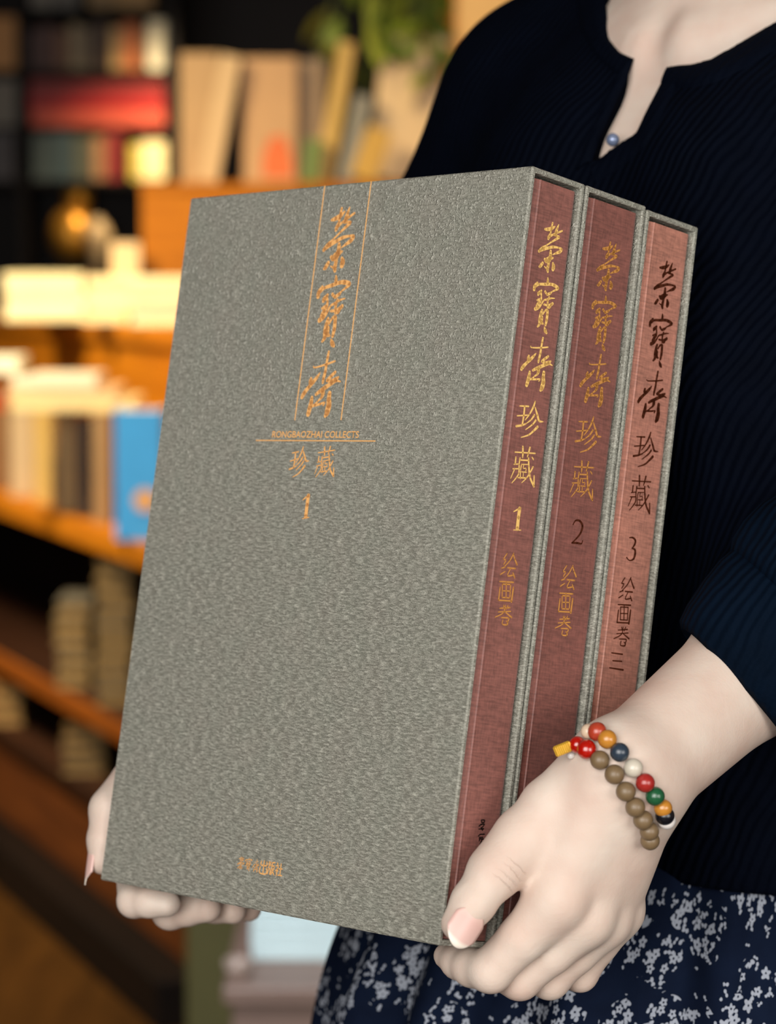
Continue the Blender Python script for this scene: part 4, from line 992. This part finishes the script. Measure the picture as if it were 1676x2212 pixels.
# hollow the end of the near sleeve and the collar around the neck
bx2.F[:, :, 0] = .01
bV, bF = net(bx2.ax, bx2.F)
def blouse_mat(name, ribs=True, LO=srgb(1, 3, 10), HI=srgb(3, 7, 19)):
    t = NT(name); v = t.coords()
    wob = t.n('ShaderNodeTexNoise'); wob.inputs['Scale'].default_value = 14; wob.inputs['Detail'].default_value = 3; t.l(v, wob.inputs['Vector'])
    u = t.n('ShaderNodeVectorMath', operation='DOT_PRODUCT'); t.l(v, u.inputs[0])
    k = RV * 1.0 + Vector((0, 0, .42)); u.inputs[1].default_value = tuple(k)
    ph = t.math('ADD', t.math('MULTIPLY', u.outputs['Value'], 1150), t.math('MULTIPLY', wob.outputs['Fac'], 26))
    s = t.math('SINE', ph); n2 = t.noise(v, 420, 3); n3 = t.noise(v, 60, 3)
    h = t.math('ADD', t.math('MULTIPLY', s, .5 if ribs else .15), t.math('ADD', t.math('MULTIPLY', n2, .5), t.math('MULTIPLY', n3, .8)))
    col = t.mix(n3, LO, HI)
    return t.set(Base_Color=col, Roughness=.82, Normal=t.bump(h, .6, .0014), Specular_IOR_Level=.04)
BL = blouse_mat('navy_gauze'); BL2 = blouse_mat('navy_gauze_plain', False); BL3 = blouse_mat('navy_cuff_gauze', True, srgb(2, 9, 20), srgb(5, 18, 34))
wear(new_obj('blouse', np_mesh('blouse', bV, bF, BL)))
def strip(name, inner, outer, lift, mat, label=None, n=24):
    def samp(L):
        L = [np.array(p, float) for p in L]; d = [0]
        for a, b in zip(L, L[1:]): d.append(d[-1] + np.hypot(*(b - a)))
        return [np.array([np.interp(s * d[-1], d, [p[k] for p in L]) for k in (0, 1)]) for s in np.linspace(0, 1, n + 1)]
    A, B = samp(inner), samp(outer); v = []; m = 7
    for a, b in zip(A, B):
        for j in range(m):
            q = a + (b - a) * j / (m - 1); e = 1 - abs(2 * j / (m - 1) - 1) ** 6
            v.append(on_blouse(q[0], q[1], -.0015 + (lift + .0015) * e)[0])
    f = [(i * m + j, i * m + j + 1, (i + 1) * m + j + 1, (i + 1) * m + j) for i in range(n) for j in range(m - 1)]
    me = bpy.data.meshes.new(name); me.from_pydata([tuple(p) for p in v], [], f); me.materials.append(mat)
    me.polygons.foreach_set('use_smooth', [True] * len(f))
    o = wear(new_obj(name, me))
    if label: o['label'] = label
    return o
strip('collar_band', [(1299, -70), (1303, 0), (1313, 80), (1336, 108), (1367, 124)], [(1238, -70), (1240, 0), (1252, 70), (1285, 125), (1338, 172)], .0022, BL2)
strip('collar_band', [(1448, 141), (1490, 138), (1530, 128), (1580, 100), (1640, 64), (1700, 30), (1770, -20)], [(1428, 190), (1490, 196), (1550, 182), (1610, 152), (1680, 110), (1750, 68), (1830, 10)], .0022, BL2)
strip('placket', [(1366, 124), (1352, 165), (1334, 205), (1308, 262), (1292, 300), (1276, 347)], [(1338, 150), (1322, 190), (1300, 235), (1278, 285), (1262, 320), (1244, 372)], .0018, BL2)
strip('placket', [(1448, 141), (1430, 172), (1410, 210), (1392, 245), (1374, 286), (1335, 308), (1290, 346), (1276, 352)], [(1478, 168), (1458, 200), (1440, 236), (1420, 275), (1402, 312), (1368, 345), (1322, 380), (1290, 400)], .0018, BL2)
p, n = on_blouse(1326, 304, .001)
wear(MB().sphere(p, .0034, 20, 12).build('button', plain((120, 132, 160), .12, .3, .2, 300), None, True))['label'] = 'small shiny blue-grey ball button'
# turned-up cuff of the near sleeve: two layered rolls around the forearm
def cuff(name, prof, mat):
    vd = (CUF - CAM).normalized(); zx = (fdir - vd * (fdir.dot(vd) * .9)).normalized(); a = zx.orthogonal().normalized(); b = zx.cross(a); seg = 56; v = []; f = []
    for i, (s, r) in enumerate(prof):
        for k in range(seg):
            t = 2 * PI * k / seg; rr = r * (1 + .02 * math.sin(3 * t + 1) + .012 * math.sin(7 * t + 2 * s * 40))
            v.append(CUF + zx * s + (a * math.cos(t) + b * math.sin(t)) * rr)
    for i in range(len(prof) - 1):
        for k in range(seg): f.append((i * seg + k, i * seg + (k + 1) % seg, (i + 1) * seg + (k + 1) % seg, (i + 1) * seg + k))
    me = bpy.data.meshes.new(name); me.from_pydata([tuple(p) for p in v], [], f); me.materials.append(mat)
    me.polygons.foreach_set('use_smooth', [True] * len(f)); return wear(new_obj(name, me))
cuff('cuff', [(-.012, .029), (.0, .0315), (.003, .034), (.001, .0372), (-.006, .0405), (-.018, .0440), (-.030, .0455), (-.038, .0450), (-.042, .0425), (-.043, .040)], BL3)
cuff('cuff', [(-.036, .040), (-.037, .0455), (-.041, .0485), (-.050, .0510), (-.062, .0520), (-.075, .0500), (-.085, .046)], BL3)

# skirt ---------------------------------------------------------------------------------------------
def skirt_mat():
    t = NT('floral_skirt_cloth')
    uv = t.n('ShaderNodeUVMap').outputs[0]
    wn = t.n('ShaderNodeTexNoise'); wn.inputs['Scale'].default_value = 320; t.l(uv, wn.inputs['Vector'])
    wv = t.vmath('SCALE', t.vmath('SUBTRACT', wn.outputs['Color'], (.5, .5, .5)).outputs[0]); wv.inputs['Scale'].default_value = .0006
    p = t.vmath('ADD', uv, wv.outputs[0]).outputs[0]
    def flowers(scale, radius, petals, depth, hole, keep, seed, cl):
        q = t.vmath('ADD', p, (seed, seed * .7, 0)).outputs[0]
        vo = t.n('ShaderNodeTexVoronoi', voronoi_dimensions='2D', feature='F1'); vo.inputs['Scale'].default_value = scale; vo.inputs['Randomness'].default_value = .95
        t.l(q, vo.inputs['Vector'])
        d = t.vmath('SUBTRACT', q, vo.outputs['Position']).outputs[0]
        sp = t.n('ShaderNodeSeparateXYZ'); t.l(d, sp.inputs[0])
        sc = t.n('ShaderNodeSeparateColor'); t.l(vo.outputs['Color'], sc.inputs[0])
        ang = t.math('ARCTAN2', sp.outputs[1], sp.outputs[0])
        ln = t.n('ShaderNodeVectorMath', operation='LENGTH'); t.l(d, ln.inputs[0]); L = ln.outputs['Value']
        if petals:
            ph = t.math('ADD', t.math('MULTIPLY', ang, petals), t.math('MULTIPLY', sc.outputs[0], 6.28))
            rad = t.math('MULTIPLY_ADD', t.math('COSINE', ph), depth, 1 - depth)
        else:   # single leaf: an ellipse with its own heading
            ph = t.math('ADD', ang, t.math('MULTIPLY', sc.outputs[0], 6.28))
            rad = t.math('POWER', t.math('ABSOLUTE', t.math('COSINE', ph)), 1.6)
        rr = t.math('MULTIPLY', rad, t.math('MULTIPLY_ADD', sc.outputs[2], radius * .5, radius * .75))
        m = t.math('LESS_THAN', L, rr)
        if hole: m = t.math('MULTIPLY', m, t.math('GREATER_THAN', L, hole))
        m = t.math('MULTIPLY', m, t.math('LESS_THAN', sc.outputs[1], keep))
        if cl: m = t.math('MULTIPLY', m, cl)
        return m
    cv = t.n('ShaderNodeTexVoronoi', voronoi_dimensions='2D', feature='F1'); cv.inputs['Scale'].default_value = 42; cv.inputs['Randomness'].default_value = .8; t.l(uv, cv.inputs['Vector'])
    near = t.math('LESS_THAN', cv.outputs['Distance'], .40); mid_ = t.math('LESS_THAN', cv.outputs['Distance'], .50)
    m = flowers(158, .0029, 5, .20, .00055, .62, 0.0, near)
    m = t.math('MAXIMUM', m, flowers(250, .0020, 0, 0, 0, .34, 1.3, mid_))
    m = t.math('MAXIMUM', m, flowers(260, .0018, 0, 0, 0, .07, 2.9, None))
    n1 = t.noise(uv, 60, 3); n2 = t.noise(uv, 900, 2)
    ground = t.mix(n1, srgb(9, 15, 30), srgb(18, 28, 49))
    ink = t.mix(n2, srgb(128, 134, 148), srgb(170, 175, 184))
    wv_ = t.n('ShaderNodeTexWave'); wv_.inputs['Scale'].default_value = 700; t.l(uv, wv_.inputs['Vector'])
    return t.set(Base_Color=t.mix(m, ground, ink), Roughness=.85, Normal=t.bump(t.math('ADD', n1, t.math('MULTIPLY', n2, .3)), .25, .002), Specular_IOR_Level=.05)
nA, zsK = 420, np.concatenate([np.linspace(.958, .80, 40), np.linspace(.80, .24, 36)[1:]])
sv = []; suv = []; sf = []
for j, z in enumerate(zsK):
    s = (.958 - z); k = 1 - math.exp(-s / .055)
    br = .146 + .080 * k + .02 * s; bf = .126 + .094 * k + .02 * s
    for i in range(nA + 1):
        t = 2 * PI * i / nA
        fold = (.35 * math.sin(11 * t + .6 * math.sin(2 * t)) + .45 * math.sin(17 * t + 1.3 + 2.2 * s) + .30 * math.sin(29 * t + 2 * math.sin(3 * t)))
        amp = .004 + .012 * k
        q = bd((br + amp * fold) * math.cos(t), (bf + amp * fold) * math.sin(t), z)
        sv.append(tuple(q)); suv.append((t * .235, z * 1.0))
for j in range(len(zsK) - 1):
    for i in range(nA): sf.append((j * (nA + 1) + i, j * (nA + 1) + i + 1, (j + 1) * (nA + 1) + i + 1, (j + 1) * (nA + 1) + i))
me = bpy.data.meshes.new('skirt'); me.from_pydata(sv, [], sf); me.materials.append(skirt_mat())
ul = me.uv_layers.new(name='uv'); li = np.empty(len(me.loops), np.int32); me.loops.foreach_get('vertex_index', li)
ul.data.foreach_set('uv', np.array(suv, np.float32)[li].ravel()); me.polygons.foreach_set('use_smooth', [True] * len(sf))
wear(new_obj('skirt', me))
# hair ----------------------------------------------------------------------------------------------
hf = Field(np.arange(-.02, .40, .006), np.arange(1.28, 1.62, .006), np.arange(1.46, 1.78, .006))
hf.join(hf.chain([(bd(0, .012, 1.645), .088, bd(0, -.02, 1.642), .098), (bd(0, -.045, 1.62), .085, bd(0, -.05, 1.54), .055), (bd(0, -.115, 1.60), .045, bd(0, -.12, 1.58), .045)], .03), .02)
hf.carve(hf.chain([(bd(0, .10, 1.585), .070, bd(0, .12, 1.50), .085)], .02), .01)
hV, hF = net(hf.ax, hf.F)
wear(new_obj('hair', np_mesh('hair', hV, hF, plain((20, 16, 15), .35, 0, .3, 400))))

# bracelets -----------------------------------------------------------------------------------------
def bead_mat(name, a, b, rough=.25, scale=300, coat=.3, trans=0):
    t = NT(name); n = t.noise(t.coords(), scale, 3, .6, .5)
    return t.set(Base_Color=t.ramp(n, [(.35, srgb(*a)), (.65, srgb(*b))]), Roughness=rough, Coat_Weight=coat, Coat_Roughness=.12, Subsurface_Weight=trans, Subsurface_Radius=(.004, .001, .0006), Normal=t.bump(n, .12, .0004))
BM = {'wood': bead_mat('bead_wood', (84, 66, 44), (140, 116, 84), .42, 420, .1), 'redclear': bead_mat('bead_red', (140, 8, 4), (186, 22, 8), .08, 60, .8, .0), 'jasper': bead_mat('bead_jasper', (140, 40, 26), (190, 74, 48), .2),
      'amber': bead_mat('bead_amber', (150, 88, 24), (214, 150, 60), .15), 'navy': bead_mat('bead_navy', (16, 22, 32), (60, 76, 92), .25, 500), 'grey': bead_mat('bead_grey', (190, 180, 162), (208, 200, 184), .3, 100),
      'red': bead_mat('bead_dark_red', (130, 24, 22), (176, 52, 46), .2), 'green': bead_mat('bead_green', (14, 56, 34), (40, 104, 66), .15), 'white': bead_mat('bead_white', (216, 210, 204), (236, 230, 226), .3), 'black': bead_mat('bead_black', (8, 8, 12), (22, 24, 32), .15),
      'beige': bead_mat('bead_beige', (206, 178, 148), (226, 202, 176), .3)}
sph = {}
def bead_at(px, py, r):
    d = (at(px, py, 1) - CAM).normalized(); best = None
    for k in range(240):
        q = CAM + d * (1.05 + k * .001); h = BODY.find_nearest(q)
        if h[0] is None: continue
        e = h[3]
        if best is None or e < best[0] - 1e-6: best = (e, q)
        if e < r: return q
    return best[1]
def bracelet(name, label, vis, hidden_cols, shift, ends):
    br = empty(name, label, 'bracelet', CUF.lerp(WR_L, 1.0))
    inv = Matrix.Translation(-br.location)
    C0 = WR_L + fdir * shift
    pts = []
    for px, py, rpx, mt, lab in vis:
        r = rpx / 5080; q = bead_at(px, py, r * .93); pts.append((q, r, mt, lab))
    # unseen beads continue the loop around the back of the wrist
    qs = [p[0] for p in pts]; first, last = ends
    e0, e1 = qs[first], qs[last]; M0 = (e0 + e1) / 2; rad = (e1 - e0).length / 2
    u_ = (e1 - M0).normalized(); away = (M0 - CAM).normalized(); bk = (away - u_ * away.dot(u_)).normalized()
    nh = 11
    for k in range(3, nh - 3):
        t = PI * k / nh; d = u_ * math.cos(t) + bk * math.sin(t)
        h = BODY.ray_cast(M0 + d * .07, -d); q = (h[0] if h[0] else M0 + d * rad) + d * .0036
        pts.append((q, .0040, hidden_cols[k % len(hidden_cols)], None))
    for q, r, mt, lab in pts:
        if mt not in sph: sph[mt] = MB().sphere((0, 0, 0), 1.0, 20, 12).mesh('bead', BM[mt], True)
        o = new_obj('bead', sph[mt], br); o.location = q - br.location; o.scale = (r, r, r); o.rotation_euler = (random.uniform(0, 6), random.uniform(0, 6), 0)
        if lab: o['label'] = lab
    return br, pts
wb, wpts = bracelet('wooden_bead_bracelet', 'bracelet of brown wooden beads with two red beads and a gold charm, nearer the hand', [
    (1295.5, 1642, 21, 'wood', None), (1327, 1673, 21.5, 'wood', None), (1351.5, 1710, 21.5, 'wood', None), (1372, 1744, 21.5, 'wood', None), (1389, 1771.5, 21.5, 'wood', None), (1402.5, 1795.5, 21, 'wood', None), (1404, 1816, 21, 'wood', None),
    (1267, 1619, 22, 'redclear', 'glossy bright red bead'), (1247, 1609, 19, 'redclear', 'glossy bright red bead'), (1233, 1631, 9, 'white', 'small white bead')], ['wood'], -.002, (8, 6))
bracelet('stone_bead_bracelet', 'bracelet of mixed coloured stone beads, nearer the navy cuff', [
    (1290, 1580.5, 21, 'jasper', 'brick red bead'), (1312, 1597, 21, 'amber', 'amber bead'), (1338.5, 1625, 21, 'navy', 'dark blue bead'), (1368, 1659, 21, 'grey', 'pale grey bead'), (1393.6, 1691, 21, 'red', 'dark red bead'),
    (1415, 1720, 21, 'green', 'dark green bead'), (1432, 1745.5, 20, 'amber', 'amber bead'), (1436, 1762, 21, 'black', 'black bead'), (1440, 1772, 20, 'white', 'white bead'), (1271, 1580, 17, 'beige', 'beige bead')], ['jasper', 'grey', 'navy', 'green'], -.012, (9, 8))
q = wpts[8][0]; ch = at(1215.5, 1617.5, (q - CAM).dot(FWD) - .001)
gold = NT('charm_gold'); gn = gold.n('ShaderNodeTexWave'); gn.inputs['Scale'].default_value = 380; gold.l(gold.coords(), gn.inputs['Vector'])
GOLD = gold.set(Base_Color=srgb(232, 180, 60), Metallic=.45, Roughness=.22, Normal=gold.bump(gn.outputs['Fac'], .6, .0006))
o = MB().box((-.0038, -.0009, -.0024), (.0038, .0009, .0024), .0006).build('charm', GOLD, wb); o['label'] = 'small gold ingot charm'
o.location = ch - wb.location; o.rotation_euler = (0, math.radians(-22), 0)
MB().tube([ch - wb.location + Vector((.003, 0, .0016)), q - wb.location], .0006, 6).build('cord', BM['white'], wb)
